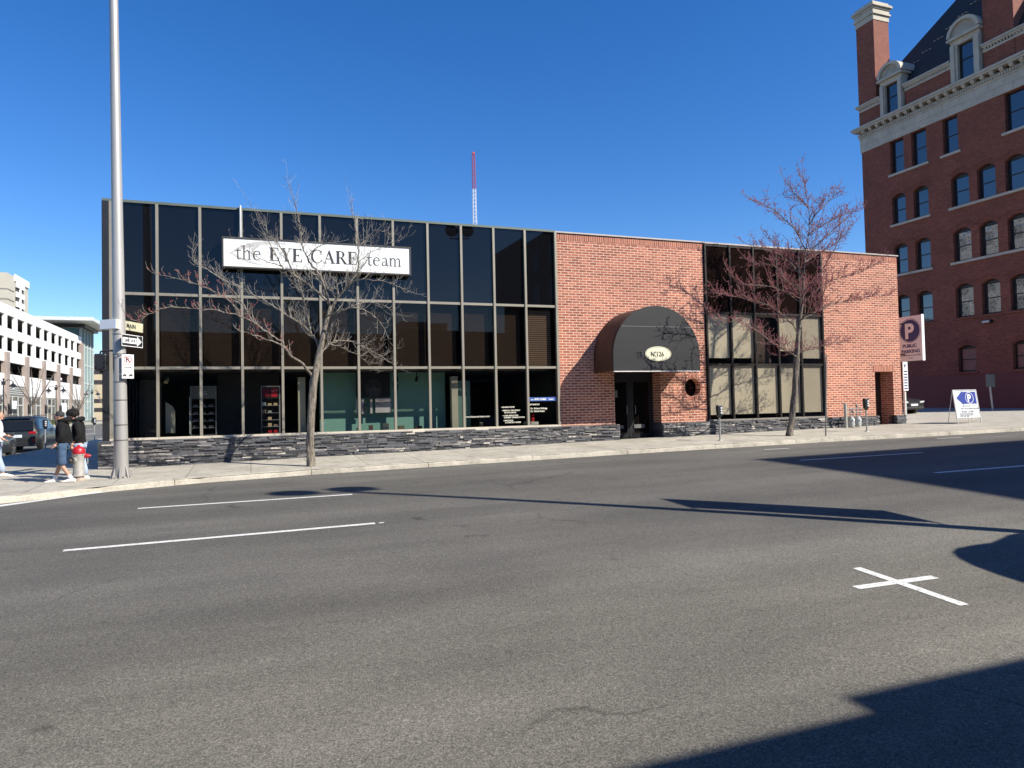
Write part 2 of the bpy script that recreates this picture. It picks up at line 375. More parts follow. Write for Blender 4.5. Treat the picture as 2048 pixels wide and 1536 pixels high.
# kerb stones: cast segments with slightly broken, uneven arrises
m = MB(); pts = [(-9.0, 60.0), (-9.0, 40.0), (-9.0, 24.0)] + FRONT
path = []
for (ax, ay), (bx, by) in zip(pts, pts[1:]):
    n = max(1, int(math.hypot(bx - ax, by - ay) / 0.45))
    for i in range(n): path.append((lerp(ax, bx, i / n), lerp(ay, by, i / n)))
path.append(pts[-1]); rings = []
for i, (x, y) in enumerate(path):
    a = path[max(i - 1, 0)]; b = path[min(i + 1, len(path) - 1)]
    d = Vector((b[0] - a[0], b[1] - a[1], 0)).normalized(); nrm = Vector((-d.y, d.x, 0))   # points to the walk
    zt = side_walk_z(x, y + 0.02) + 0.006; zb = road_z(x, y - 0.05) - 0.05
    if 7 < y < 30 and x > -8.7: zr = R.uniform(-0.012, 0.006)
    else: zr = 0
    o = R.uniform(-0.015, 0.015)
    P = Vector((x, y, 0))
    rings.append([P - nrm * (0.03 + o) + Vector((0, 0, zb)), P - nrm * (0.01 + o) + Vector((0, 0, zt - 0.035 + zr)), P + nrm * 0.02 + Vector((0, 0, zt + zr * .5)), P + nrm * 0.17 + Vector((0, 0, zt + 0.002)), P + nrm * 0.17 + Vector((0, 0, zb))])
# joints: leave a thin gap every seventh ring
seg = 7
for i in range(0, len(rings) - 1, seg):
    rr = [list(q) for q in rings[i:i + seg + 1]]
    if len(rr) < 2: break
    for k in range(5):
        d = (rr[-1][k] - rr[-2][k]).normalized(); rr[-1][k] = rr[-1][k] - d * 0.015
    m.loft(rr)
m.build("curb", M_curb)["kind"] = "structure"
# parking lot beside the building
def lot_z(x, y): return SL * x + 0.076 + 0.010 * max(0, y - 22.9)
lot = grid_sheet([26.3, 30, 35, 40, 44, 60], lambda x: 22.95, lambda x: 60, 8, lot_z)
lot.build("parking_lot", concrete("lot_paving", (0.33, 0.31, 0.26), (0.45, 0.42, 0.35)), fixn=False)["kind"] = "structure"
# painted lines
def paint(pts, width, name="lane_line"):
    m = MB()
    for (ax, ay), (bx, by) in zip(pts, pts[1:]):
        d = Vector((bx - ax, by - ay, 0)); L = d.length; d.normalize(); nn = Vector((-d.y, d.x, 0)) * width / 2
        k = max(1, int(L / 0.5)); vs = []
        for i in range(k + 1):
            p = Vector((ax, ay, 0)) + d * L * i / k
            for q in (p - nn, p + nn): vs.append((q.x, q.y, road_z(q.x, q.y) + 0.005))
        m.add(vs, [(2 * i, 2 * i + 2, 2 * i + 3, 2 * i + 1) for i in range(k)])
    o = m.build(name, M_paint, fixn=False); o["kind"] = "structure"; return o
paint([(-2.40, 11.22), (1.80, 11.16)], 0.12); paint([(13.67, 11.14), (17.9, 10.95)], 0.12)
paint([(-1.95, 14.64), (1.88, 14.37)], 0.11); paint([(13.03, 14.39), (16.9, 14.12)], 0.11)
paint([(1.86, 11.16), (1.94, 11.155)], 0.07)
paint([(14.72, 17.75), (15.55, 17.62)], 0.10, "parking_mark"); paint([(21.65, 17.5), (22.65, 17.35)], 0.10, "parking_mark")
paint([(6.475, 6.32), (6.43, 4.98)], 0.115, "parking_mark")
c1 = paint([(5.90, 5.775), (6.395, 5.755)], 0.11, "parking_mark"); c2 = paint([(6.515, 5.75), (6.97, 5.73)], 0.11, "parking_mark")
paint([(-6.4, 14.6), (-4.72, 16.62), (-3.18, 18.4)], 0.30, "crosswalk_line")
for i in range(9): paint([(-13.3, 42 + i * 12), (-13.3, 50 + i * 12)], 0.15)
for i in range(9): paint([(-17.6, 42 + i * 12), (-17.6, 50 + i * 12)], 0.15)
# ================================================================ EYE CARE BUILDING
FY = 22.9
M_brick = brick("red_brick", "xz", (0.28, 0.076, 0.045), (0.54, 0.182, 0.108), (0.72, 0.48, 0.355), 0.285, 0.094, 0.017, -0.1)
M_brick_y = brick("red_brick_return", "yz", (0.28, 0.076, 0.045), (0.54, 0.182, 0.108), (0.72, 0.48, 0.355), 0.285, 0.094, 0.017, -0.1)
M_soldier = brick("soldier_brick", "xz", (0.28, 0.078, 0.048), (0.45, 0.145, 0.09), (0.60, 0.38, 0.27), 0.088, 0.60, 0.015)
M_tan = surf("tan_metal", (0.30, 0.272, 0.215), 0.45, 0.08, 2, 0.3)
M_bronze = surf("bronze_metal", (0.035, 0.03, 0.027), 0.4, 0.1, 2, 0.3)
M_black = surf("black_metal", (0.018, 0.018, 0.02), 0.4, 0.1)
M_cap = surf("coping_metal", (0.12, 0.15, 0.13), 0.5, 0.1, 2, 0.2)
M_cap2 = surf("coping_light", (0.45, 0.40, 0.36), 0.5, 0.1)
M_dark = surf("dark_interior", (0.028, 0.026, 0.024), 0.8)
M_floor = surf("interior_floor", (0.06, 0.05, 0.045), 0.6)
G_top = darkglass("spandrel_glass", (0.004, 0.004, 0.005), 0.05, 0.5, 0.42)
G_top2 = darkglass("bronze_spandrel", (0.010, 0.006, 0.005), 0.05, 0.5, 0.22)
G_mid = glass("tinted_glass", (0.66, 0.62, 0.58), 0.40, 0.045, 0.5)
G_low = glass("shopfront_glass", (0.86, 0.87, 0.86), 0.36, 0.04, 0.5)
M_stone = colattr("ledge_stone", 0.7, 0.6, 26)
bld = thing("office_building", "long two storey office building with black glass bays, red brick piers and grey ledgestone base", "building", (11.2, 23.2, 0.1))
def circ(cx, cz, r, n=28): return [(cx + r * cos(2 * pi * i / n), cz + r * sin(2 * pi * i / n)) for i in range(n)]
# brick walls
m = MB()
m.plate([(10.22, .80), (12.41, .80), (12.41, 2.70), (14.35, 2.70), (14.35, .80), (16.38, .80), (16.38, 7.42), (10.22, 7.42)], [circ(15.75, 2.1, .35)], 'y', FY, 23.2)
m.build("brick_wall", M_brick, bld)
m = MB(); m.plate([(22.16, .80), (24.85, .80), (24.85, 2.67), (25.87, 2.67), (25.87, .80), (26.33, .80), (26.33, 7.42), (22.16, 7.42)], [], 'y', FY, 23.2)
m.build("brick_wall", M_brick, bld)
for q in ((10.22, FY - .008, 7.42, 16.38, 23.2, 7.66), (22.16, FY - .008, 7.42, 26.33, 23.2, 7.66), (24.78, FY - .006, 2.672, 25.94, FY - .001, 2.93)): MB().box(*q).build("soldier_course", M_soldier, bld)
m = MB()
for i in range(26):      # header ring round the porthole
    a0, a1 = 2 * pi * (i + .12) / 26, 2 * pi * (i + .88) / 26
    m.prism([(15.75 + q * cos(a), 2.1 + q * sin(a)) for q, a in ((.355, a0), (.355, a1), (.47, a1), (.47, a0))], 'y', FY - .012, FY + .03)
m.build("brick_ring", M_soldier, bld)
for q in ((10.18, 16.42), (22.12, 26.38)): MB().box(q[0], FY - .05, 7.66, q[1], 23.35, 7.71).build("coping", M_cap2, bld)
m = MB(); m.box(-3.92, FY - .06, 7.66, 10.17, 23.35, 7.735); m.build("coping", M_cap, bld)
m = MB(); m.box(16.43, FY - .05, 7.645, 22.11, 23.35, 7.70); m.build("coping", M_cap2, bld)
# porthole depth and the recesses
m = MB(); m.box(15.2, 23.28, 1.5, 16.3, 23.3, 2.7); m.build("porthole_glass", darkglass("porthole_black", (0.01, 0.006, 0.005)), bld)
for q in ((14.352, 14.62, 23.5), (12.15, 12.408, 23.5), (25.872, 26.1, 23.6), (24.6, 24.848, 23.6)): MB().box(q[0], 23.202, .2, q[1], q[2], 2.9).build("recess_wall", M_brick_y, bld)
for q, nm in (((12.408, 23.202, 2.702, 14.352, 23.55, 2.9), 'recess_soffit'), ((24.85, 23.202, 2.672, 25.87, 23.6, 2.9), 'recess_soffit'), ((12.2, 22.95, .05, 14.5, 23.7, .205), 'threshold'), ((24.8, 22.95, .2, 25.95, 23.7, .425), 'threshold')): MB().box(*q).build(nm, M_dark, bld)
dr = MB(); dr.box(12.41, 23.47, .21, 12.5, 23.55, 2.7); dr.box(14.26, 23.47, .21, 14.35, 23.55, 2.7); dr.box(12.5, 23.47, 2.45, 14.26, 23.55, 2.7); dr.box(13.33, 23.47, .21, 13.43, 23.55, 2.45)
dr = dr.build("door_frame", M_black, bld)
for x0, x1, hx in ((12.5, 13.33, 13.2), (13.43, 14.26, 13.56)):
    d = MB(); d.plate([(x0, .21), (x1, .21), (x1, 2.45), (x0, 2.45)], [[(x0 + .09, .42), (x1 - .09, .42), (x1 - .09, 2.35), (x0 + .09, 2.35)]], 'y', 23.485, 23.53)
    d = d.build("entrance_door", M_black, bld)
    MB().box(x0 + .09, 23.5, .42, x1 - .09, 23.51, 2.35).build("door_glass", darkglass("door_glass", (0.008, 0.006, 0.005), 0.05, 0.5, 0.3), d)
    MB().tube([(hx, 23.48, 1.15), (hx, 23.42, 1.17), (hx, 23.42, 1.45), (hx, 23.48, 1.47)], .013, 8).build("door_handle", surf("steel", (0.5, 0.5, 0.48), 0.3, 0.05, 3, 0.9), d, True)
for q in ((12.56, 1.78, 12.83, 2.05), (12.62, .62, 13.05, .74), (13.5, .62, 13.95, .76)): MB().box(q[0], 23.45, q[1], q[2], 23.455, q[3]).build("door_notice", surf("notice_paper", (0.16, 0.16, 0.15), 0.7), bld)
MB().box(24.85, 23.56, .42, 25.87, 23.62, 2.67).build("service_door", surf("brown_door", (0.035, 0.022, 0.018), 0.5), bld)
def pane(x0, z0, x1, z1, th, mat_):
    j = [R.uniform(-.0035, .0035) for _ in range(4)]; y = FY + .004
    c = [(x0, y + j[0], z0), (x1, y + j[1], z0), (x1, y + j[2], z1), (x0, y + j[0] + j[2] - j[1], z1)]
    MB().add(c + [(p[0], p[1] + th, p[2]) for p in c], [(0, 1, 2, 3), (7, 6, 5, 4), (0, 4, 5, 1), (1, 5, 6, 2), (2, 6, 7, 3), (3, 7, 4, 0)]).build("window_pane", mat_, bld)
# curtain wall, left bay
XL = [-3.64] + [-2.51 + 1.1518 * k for k in range(12)]; XL[-1] = 10.17
ZB, ZM, ZT = .87, 2.87, 5.02
m = MB()
for i, x in enumerate(XL):
    if i == 0: m.box(-3.74, FY - .09, .865, -3.60, FY + .05, 7.655)
    elif i == 12: m.box(10.13, FY - .09, .865, 10.215, FY + .05, 7.655)
    elif i == 3: m.box(x - .037, FY - .09, .865, x + .037, FY + .05, 7.655)
    else: m.box(x - .037, FY - .09, .865, x + .037, FY + .05, 7.655)
for z in (ZM, ZT):
    for i in range(12): m.box(XL[i] + .038 if i else -3.599, FY - .055, z - .04, XL[i + 1] - .038, FY + .045, z + .04)
m.build("window_frame", M_tan, bld)
m = MB(); m.box(-3.74, FY - .10, .80, 10.21, FY + .06, .862); m.build("sill", surf("tan_sill", (0.55, 0.49, 0.39), 0.5, 0.1), bld)
MB().box(-3.92, FY - .10, .80, -3.742, FY + .3, 7.655).build("corner_fascia", M_black, bld)
MB().tube([(-.23, FY - .13, 6.8), (-.23, FY - .13, 7.78)], .035, 8).build("conduit", surf("galvanised", (0.5, 0.5, 0.48), 0.4, 0.1, 4, 0.4), bld)
M_blind = stripes("brown_blind", (0.06, 0.049, 0.042), (0.125, 0.102, 0.086), 0.055, 'z')
M_blind_lit = stripes("sunlit_blind", (0.22, 0.175, 0.15), (0.62, 0.53, 0.45), 0.075, 'z')  # last blind only: its lit look is put into paler stripes
for i in range(12):
    a, b = XL[i] + .036, XL[i + 1] - .036
    pane(a, ZT + .038, b, 7.657, .012, G_top)
    pane(a, ZM + .038, b, ZT - .038, .008, G_mid)
    pane(a, .863, b, ZM - .038, .008, G_low)
    MB().box(a + .02, FY + .18, ZM + .06, b - (.12 if i > 7 else .03), FY + .19, ZT - (.02 if i < 11 else .12)).build("blind", M_blind_lit if i == 11 else M_blind, bld)
# right bay
XR = [16.45] + [17.58, 18.70, 19.83, 20.96] + [22.10]; ZM2 = 2.97; ZT2 = 4.98
m = MB()
for i, x in enumerate(XR): m.box(x - .035, FY - .07, .865, x + .035, FY + .05, 7.64)
for i in range(5):
    for z in (ZM2, ZT2): m.box(XR[i] + .036, FY - .04, z - .04, XR[i + 1] - .036, FY + .045, z + .04)
    m.box(XR[i] + .036, FY - .03, 7.55, XR[i + 1] - .036, FY + .045, 7.64)
m.build("window_frame", M_bronze, bld)
MB().box(16.40, FY - .08, .80, 22.15, FY + .06, .862).build("sill", surf("stone_sill", (0.22, 0.20, 0.17), 0.6), bld)
G_r = glass("bronze_glass", (0.93, 0.92, 0.90), 0.4, 0.04, 0.5)
M_shade = stripes("cream_shade", (0.62, 0.565, 0.44), (0.72, 0.66, 0.52), 0.035, 'z', 0.8, 0.06)
for i in range(5):
    a, b = XR[i] + .034, XR[i + 1] - .034
    pane(a, ZT2 + .038, b, 7.552, .012, G_top2)
    pane(a, ZM2 + .038, b, ZT2 - .038, .008, G_r)
    pane(a, .863, b, ZM2 - .038, .008, G_r)
    if i != 2:
        MB().box(a + .012, FY + .05, ZM2 + (.26 if i != 3 else .55), b - .02, FY + .056, ZT2 - .03).build("shade", M_shade, bld)
    else: MB().box(a + .05, FY + .10, ZT2 - .11, b - .02, FY + .106, ZT2 - .03).build("shade", M_shade, bld); MB().box(a + .02, FY + .3, ZM2 + .1, b - .08, FY + .31, ZT2 - .15).build("shade", surf("dim_room_sheet", (0.08, 0.055, 0.045), 0.8), bld)  # raised shade: the brown sheet paints in the dim room behind
    MB().box(a + .012, FY + .05, 1.04, b - .02, FY + .056, ZM2 - .035).build("shade", M_shade, bld)
# shell behind the facade
m = MB()
m.box(-3.85, 23.22, 5.0, 10.2, 23.5, 7.6); m.box(16.39, 23.22, 5.0, 22.15, 23.5, 7.6)
m.box(-3.8, 23.12, 2.78, 10.2, 44, 2.98); m.box(16.4, 23.12, 2.8, 22.1, 30, 2.95); m.box(-3.85, 23.5, 5.75, 26.3, 45, 5.95)
m.box(10.2, 23.6, .1, 10.35, 44, 5.75); m.box(16.25, 23.3, .1, 16.4, 44, 5.7); m.box(22.12, 23.25, .1, 22.3, 44, 5.7)
m.box(-3.9, 44.9, -.1, 26.3, 45.1, 5.95); m.box(-3.8, 31, .2, 10.2, 31.15, 2.78)
m.build("inner_structure", M_dark, bld)
m = MB(); m.box(-3.8, 22.96, .1, 10.2, 44, .36); m.box(16.4, 22.96, .1, 22.1, 30, .4); m.build("floor", M_floor, bld)
m = MB(); m.box(26.18, 23.21, .1, 26.33, 45, 7.60); m.build("side_wall", M_brick_y, bld)
# glazed left flank
m = MB(); y = 23.3
m.box(-3.92, 23.22, 2.75, -3.80, 45, 5.95); m.box(-3.92, 23.22, -.1, -3.80, 45, .80)
for k in range(29):
    if k < 13: m.box(-3.9, y + .15, .8, -3.82, y + .52, 2.75)
    else: m.box(-3.9, y - .1, .8, -3.82, y + .66, 2.75)
    y += .75
m.build("flank_wall", M_black, bld)
MB().box(-3.865, 23.25, .8, -3.86, 44.9, 2.75).build("window_pane", G_low, bld)
# ledgestone base: dry stacked slabs of uneven length and projection
def ledge(x0, x1, yf, ztop, seed):
    rr = random.Random(seed); m = MB()
    m.cur = (.02, .02, .022); m.box(x0, yf + .03, -.3, x1, FY + .12, ztop - .01)
    z = ztop; first = True
    while z > SL * x0 - .12:
        h = rr.choice([.03, .036, .042, .05, .058]); x = x0 - (0 if first else rr.uniform(0, .02))
        while x < x1 - .01:
            L = rr.choice([.12, .18, .25, .32, .42, .55]) * rr.uniform(.8, 1.2); e = min(x + L, x1 + rr.uniform(0, .02))
            if e - x < .05: break
            q = rr.random()
            if q < .035: c = (.50, .46, .40)
            elif q < .10: c = (.27, .255, .235)
            elif q < .22: c = (.17, .155, .145)
            else:
                g = rr.uniform(.035, .125); c = (g, g * 1.01, g * 1.08)
            m.cur = c; p = rr.uniform(0, .055); t = rr.uniform(-.004, .004)
            zb, zt = z - h + .0035, z - .0015
            if zt > SL * x - .1:
                m.add([(x + .003, yf - p, zb), (e - .003, yf - p + t, zb), (e - .003, FY, zb), (x + .003, FY, zb), (x + .006, yf - p + .004, zt), (e - .006, yf - p + t + .004, zt), (e - .003, FY, zt), (x + .003, FY, zt)],
                      [(0, 3, 2, 1), (4, 5, 6, 7), (0, 1, 5, 4), (1, 2, 6, 5), (3, 0, 4, 7)])
            x = e
        z -= h; first = False
    m.cur = None
    return m
ledge(-4.02, 12.5, 22.76, .80, 1).build("stone_base", M_stone, bld, fixn=False)
ledge(14.34, 24.86, 22.78, .80, 2).build("stone_base", M_stone, bld, fixn=False)
ledge(25.86, 26.40, 22.78, .80, 3).build("stone_base", M_stone, bld, fixn=False)
m = MB(); rr = random.Random(5)
for a, b in ((12.5, 0), (14.34, 1)):
    z = .8
    while z > .1:
        h = rr.choice([.035, .045, .055]); g = rr.uniform(.04, .1); m.cur = (g, g, g * 1.1); p = rr.uniform(0, .03)
        m.box(a if not b else a - .02 - p, 22.8, z - h + .003, a + .02 + p if not b else a, 23.5, z); z -= h
m.build("stone_base", M_stone, bld)
# awning
def arch(cx, hw, z0, zs, n=24):
    return [(cx - hw, z0)] + [(cx - hw * cos(pi * i / n), zs + hw * sin(pi * i / n)) for i in range(n + 1)] + [(cx + hw, z0)]
A = arch(13.325, 1.72, 2.66, 3.2, 28)
M_fab = surf("brown_fabric", (0.062, 0.025, 0.015), 0.75, 0.2, 2, bump=0.3, bscale=14)
m = MB(); n = len(A)
vs = []; ys = [22.88 - 1.43 * i / 8 for i in range(9)]
for j, yy in enumerate(ys):
    sag = -0.02 * sin(pi * j / 8) + 0.012 * (j in (3, 4))
    for (x, z) in A:
        dx, dz = x - 13.325, max(0, z - 3.2); L = math.hypot(dx, dz) or 1
        vs.append((x + sag * dx / L + R.uniform(-.006, .006) * (0 < j < 8), yy, z + sag * dz / L))
fs = [(j * n + i, j * n + i + 1, (j + 1) * n + i + 1, (j + 1) * n + i) for j in range(8) for i in range(n - 1)]
awn = m.add(vs, fs).build("awning", M_fab, bld, smooth='all', fixn=False)
so = awn.modifiers.new("solid", 'SOLIDIFY'); so.thickness = 0.012
A2 = arch(13.325, 1.735, 2.66, 3.2, 28)
MB().prism(A2, 'y', 21.40, 21.45).build("front_panel", surf("charcoal_panel", (0.013, 0.013, 0.015), 0.55, 0.2, 1.2, stretch=(.5, 1, 3)), awn)
MB().prism([(x, z) for x, z in arch(13.325, 1.60, 2.75, 3.2, 20)], 'y', 21.46, 21.49).build("awning_rib", M_black, awn)
m = MB(); m.box(11.60, 21.385, 2.635, 15.05, 21.455, 2.662); m.build("trim_bar", surf("white_trim", (0.75, 0.74, 0.70), 0.4), awn)
m = MB(); m.box(11.92, 21.392, 4.195, 14.72, 21.399, 4.207); m.build("seam", surf("seam_grey", (0.22, 0.22, 0.22), 0.5), awn)
ov = MB().prism([(13.34 + .52 * cos(2 * pi * i / 40), 3.255 + .255 * sin(2 * pi * i / 40)) for i in range(40)], 'y', 21.375, 21.399).build("number_plaque", surf("cream_plaque", (0.74, 0.71, 0.50), 0.5, 0.05), awn)
M_ink = surf("ink_black", (0.02, 0.02, 0.02), 0.6)
m = MB(); N = 44
for i in range(N):
    a0, a1 = 2 * pi * i / N, 2 * pi * (i + 1) / N
    m.prism([(13.34 + q * .485 * cos(a), 3.255 + q * .225 * sin(a)) for q, a in ((1, a0), (1, a1), (1.025, a1), (1.025, a0))], 'y', 21.371, 21.3755)
m.build("plaque_ring", M_ink, ov)
text("plaque_number", "N", .235, M_ink, frame((13.03, 21.372, 3.165), (1, 0, 0)), ov, bold=.004, sx=.9)
text("plaque_number", "o", .11, M_ink, frame((13.20, 21.372, 3.28), (1, 0, 0)), ov, bold=.002)
text("plaque_number", ".126", .235, M_ink, frame((13.20, 21.372, 3.165), (1, 0, 0)), ov, bold=.004, sx=.9)
# ================================================================ SHOP SIGN
M_white = surf("sign_white", (0.80, 0.81, 0.78), 0.45, 0.03, 1.5)
M_grey = surf("sign_grey", (0.085, 0.085, 0.082), 0.6)
M_char = surf("sign_charcoal", (0.028, 0.03, 0.032), 0.6)
sg = thing("shop_sign", "long white box sign with serif lettering on the black glass above the shopfront", "sign", (2.08, 22.7, 5.83))
m = MB()
x0, x1, z0, z1, yf, yb = -.745, 4.92, 5.83, 6.755, 22.50, 22.80
m.plate([(x0, z0), (x1, z0), (x1, z1), (x0, z1)], [[(x0 + .045, z0 + .045), (x1 - .045, z0 + .045), (x1 - .045, z1 - .045), (x0 + .045, z1 - .045)]], 'y', yf, yb)
m.build("frame", surf("sign_frame", (0.05, 0.045, 0.038), 0.45), sg)
MB().box(x0 + .044, yf + .02, z0 + .044, x1 - .044, yb - .01, z1 - .044).build("panel", M_white, sg)
class Glyph:
    def __init__(s): s.m = MB(); s.k = 0
    def poly(s, pts, X, Z, S):
        s.k += 1; y = yf + .0125 - .0006 * (s.k % 9)
        s.m.prism([(X + px * S, Z + pz * S) for px, pz in pts], 'y', y, y + .0035)
    def rect(s, a, b, c, d, X, Z, S): s.poly([(a, b), (c, b), (c, d), (a, d)], X, Z, S)
    def ring(s, cx, cz, ro, rzo, ri, rzi, a0, a1, X, Z, S, n=14, dx=0):
        for i in range(n):
            t0, t1 = radians(lerp(a0, a1, i / n)), radians(lerp(a0, a1, (i + 1) / n) + .2)
            s.poly([(cx + ro * cos(t0), cz + rzo * sin(t0)), (cx + ro * cos(t1), cz + rzo * sin(t1)), (cx + dx + ri * cos(t1), cz + rzi * sin(t1)), (cx + dx + ri * cos(t0), cz + rzi * sin(t0))], X, Z, S)
    def glyph(s, ch, X, Z, S):
        r = lambda *a: s.rect(*a, X, Z, S)
        p = lambda *a: s.poly(list(a), X, Z, S)
        g = lambda *a, **k: s.ring(*a, X, Z, S, **k)
        if ch == 'E':
            r(.09, 0, .28, 1); r(.02, .955, .66, 1); r(.02, 0, .70, .035); r(.25, .485, .50, .52)
            p((.60, .965), (.66, .965), (.66, .76), (.64, .76)); p((.63, .035), (.70, .035), (.73, .27), (.70, .27)); p((.47, .38), (.50, .38), (.50, .63), (.47, .63), (.44, .50)); return .76
        if ch == 'Y':
            p((.08, .97), (.26, .97), (.49, .44), (.36, .44)); p((.68, .97), (.73, .97), (.46, .44), (.42, .44)); r(.345, 0, .49, .45); r(0, .965, .34, 1); r(.58, .965, .84, 1); r(.25, 0, .59, .035); return .82
        if ch == 'C':
            g(.45, .5, .44, .525, .33, .485, 42, 318, n=24, dx=.03); r(.755, .66, .785, .97); p((.72, .16), (.80, .12), (.815, .17), (.76, .24)); return .86
        if ch == 'A':
            p((.10, 0), (.145, 0), (.47, .90), (.43, 1)); p((.43, 1.02), (.49, 1.02), (.83, 0), (.66, 0), (.40, .82)); r(.21, .32, .66, .365); r(0, 0, .27, .035); r(.56, 0, .92, .035); return .9
        if ch == 'R':
            r(.09, 0, .28, 1); r(.02, .955, .42, 1); r(.02, 0, .35, .035); r(.25, .47, .42, .51)
            g(.38, .735, .30, .265, .16, .23, -90, 90, n=14); p((.36, .50), (.50, .50), (.84, .02), (.66, .02)); r(.66, 0, .92, .035); return .88
        if ch == 't':
            r(.13, .08, .22, .66); p((.13, .66), (.22, .66), (.22, .86)); r(.02, .60, .40, .64); g(.29, .12, .16, .13, .07, .09, 180, 320, n=8); return .42
        if ch == 'h':
            r(.08, .03, .17, 1); p((0, .97), (.17, 1.03), (.17, .97)); r(0, 0, .27, .03); g(.33, .40, .19, .26, .11, .21, 8, 150, n=12); r(.43, .03, .52, .44); r(.35, 0, .61, .03); return .64
        if ch == 'e':
            g(.30, .32, .27, .34, .18, .30, 18, 322, n=22, dx=.02); r(.08, .37, .53, .405); return .62
        if ch == 'a':
            r(.35, .06, .44, .46); g(.24, .45, .20, .21, .11, .17, 0, 155, n=10); g(.21, .17, .18, .18, .10, .13, 60, 345, n=14); p((.44, .10), (.44, .03), (.54, .03), (.54, .07)); return .56
        if ch == 'm':
            r(.08, .03, .17, .64); p((0, .60), (.17, .68), (.17, .60)); r(0, 0, .26, .03)
            for q in (0, .35): g(.32 + q, .40, .19, .26, .11, .21, 8, 150, n=10); r(.42 + q, .03, .51 + q, .44); r(.34 + q, 0, .59 + q, .03)
            return .98
        return .3
def word(txt, x, z, S, mat, name, sx=1.0):
    G = Glyph()
    for ch in txt: x += G.glyph(ch, x, z, S) * S + .045 * S
    G.m.build(name, mat, sg); return x
word("the", -.38, 6.10, .42, M_grey, "lettering")
word("EYE", .58, 6.10, .40, M_char, "lettering")
word("CARE", 1.80, 6.10, .40, M_char, "lettering")
word("team", 3.50, 6.10, .41, M_grey, "lettering")
# pale swoosh of an eye behind the words
M_sw = surf("sign_pale_grey", (0.50, 0.49, 0.47), 0.6, 0.02)
G = Glyph(); G.m = MB(); yk = yf + .0192
CR = [0]
def crescent(cx, cz, R1, R2, off, a0, a1, n=26):
    CR[0] += 1
    for i in range(n):
        u0, u1 = i / n, (i + 1) / n
        def pt(u, inner):
            t = radians(lerp(a0, a1, u)); w_ = off * sin(pi * u)
            rr_ = 1 - (w_ if inner else 0); return (cx + R1 * rr_ * cos(t), cz + R2 * rr_ * sin(t))
        G.m.prism([pt(u0, 0), pt(u1, 0), pt(u1, 1), pt(u0, 1)], 'y', yk - .0012 * CR[0], yk - .0012 * CR[0] + .0008)
crescent(.62, 5.98, 1.26, .70, .16, 165, 62); crescent(.52, 6.25, .46, .44, .22, 200, 40); crescent(.55, 6.60, 1.2, .66, .10, 205, 262)
G.m.build("eye_emblem", M_sw, sg)
# ================================================================ WINDOW LETTERING
M_vin = surf("cream_vinyl", (0.60, 0.58, 0.48), 0.6); M_blue = surf("vinyl_blue", (0.05, 0.11, 0.34), 0.5); M_wv = surf("white_vinyl", (0.8, 0.8, 0.78), 0.5)
LY = FY - .010
wl = MB().box(9.02, FY - .010, 1.70, 10.12, FY - .005, 1.83).build("window_banner", M_blue, bld)
text("banner_lettering", "the", .05, M_wv, frame((9.14, FY - .013, 1.735), (1, 0, 0)), wl, .001, sx=1.3, bold=.002)
text("banner_lettering", "EYE CARE", .085, M_wv, frame((9.27, FY - .013, 1.735), (1, 0, 0)), wl, .001, sx=1.15, bold=.004)
text("banner_lettering", "TEAM", .055, M_wv, frame((9.80, FY - .013, 1.735), (1, 0, 0)), wl, .001, sx=1.3, bold=.002)
for s_, x_, z_, b_ in ((.068, 9.06, 1.56, "OPTOMETRY"), (.078, 9.11, 1.42, "Dr. Richard Kellogg"), (.078, 9.11, 1.325, "Dr. Daniel Evans")):
    text("window_lettering", b_, s_, M_vin, frame((x_, LY, z_), (1, 0, 0)), bld, .001, bold=.003)
for x_, z_, b_ in ((8.03, 1.49, "\u2022 EXAMINATIONS"), (8.06, 1.375, "\u2022 MEDICAL TREATMENT"), (8.14, 1.305, "OF EYE DISEASE"), (8.08, 1.20, "\u2022 LASER REFRACTIVE"), (8.13, 1.135, "SURGERY CONSULTATION"), (8.10, 1.03, "\u2022 SPECTACLE"), (8.17, .965, "& CONTACT LENSES")):
    text("window_lettering", b_, .062, M_vin, frame((x_, LY, z_), (1, 0, 0)), bld, .001, bold=.0025)
text("window_lettering", "www.theeyecareteam.com", .088, M_vin, frame((6.74, LY, 1.19), (1, 0, 0)), bld, .001, bold=.0015, sx=.92)
# ================================================================ INSIDE THE SHOPFRONT
M_teal = surf("teal_paint", (0.24, 0.46, 0.375), 0.8, 0.04, 1); M_col = surf("cream_column", (0.48, 0.44, 0.33), 0.8, 0.06, 2)
m = MB(); m.box(2.15, 24.2, .36, 6.42, 24.3, 2.78).build("partition_wall", M_teal, bld)
m = MB(); m.box(6.70, 23.62, .36, 7.16, 23.68, 2.46); m.build("partition_wall", surf("teal_grey", (0.12, 0.22, 0.19), 0.7), bld)
for a in (1.42, 6.44): MB().box(a, 23.4, .36, a + .22, 23.62, 2.60).build("column", M_col, bld)
m = MB(); m.box(-3.2, 24.6, .36, -2.6, 24.65, 2.6); m.box(-1.0, 24.9, .36, .9, 24.95, 2.78); m.build("partition_wall", surf("grey_partition", (0.055, 0.052, 0.048), 0.8), bld)
MB().prism([(-2.42, .95), (-2.16, .95), (-2.16, 1.62), (-2.22, 1.75), (-2.42, 1.9)], 'y', 23.9, 23.95).build("partition_wall", M_col, bld)
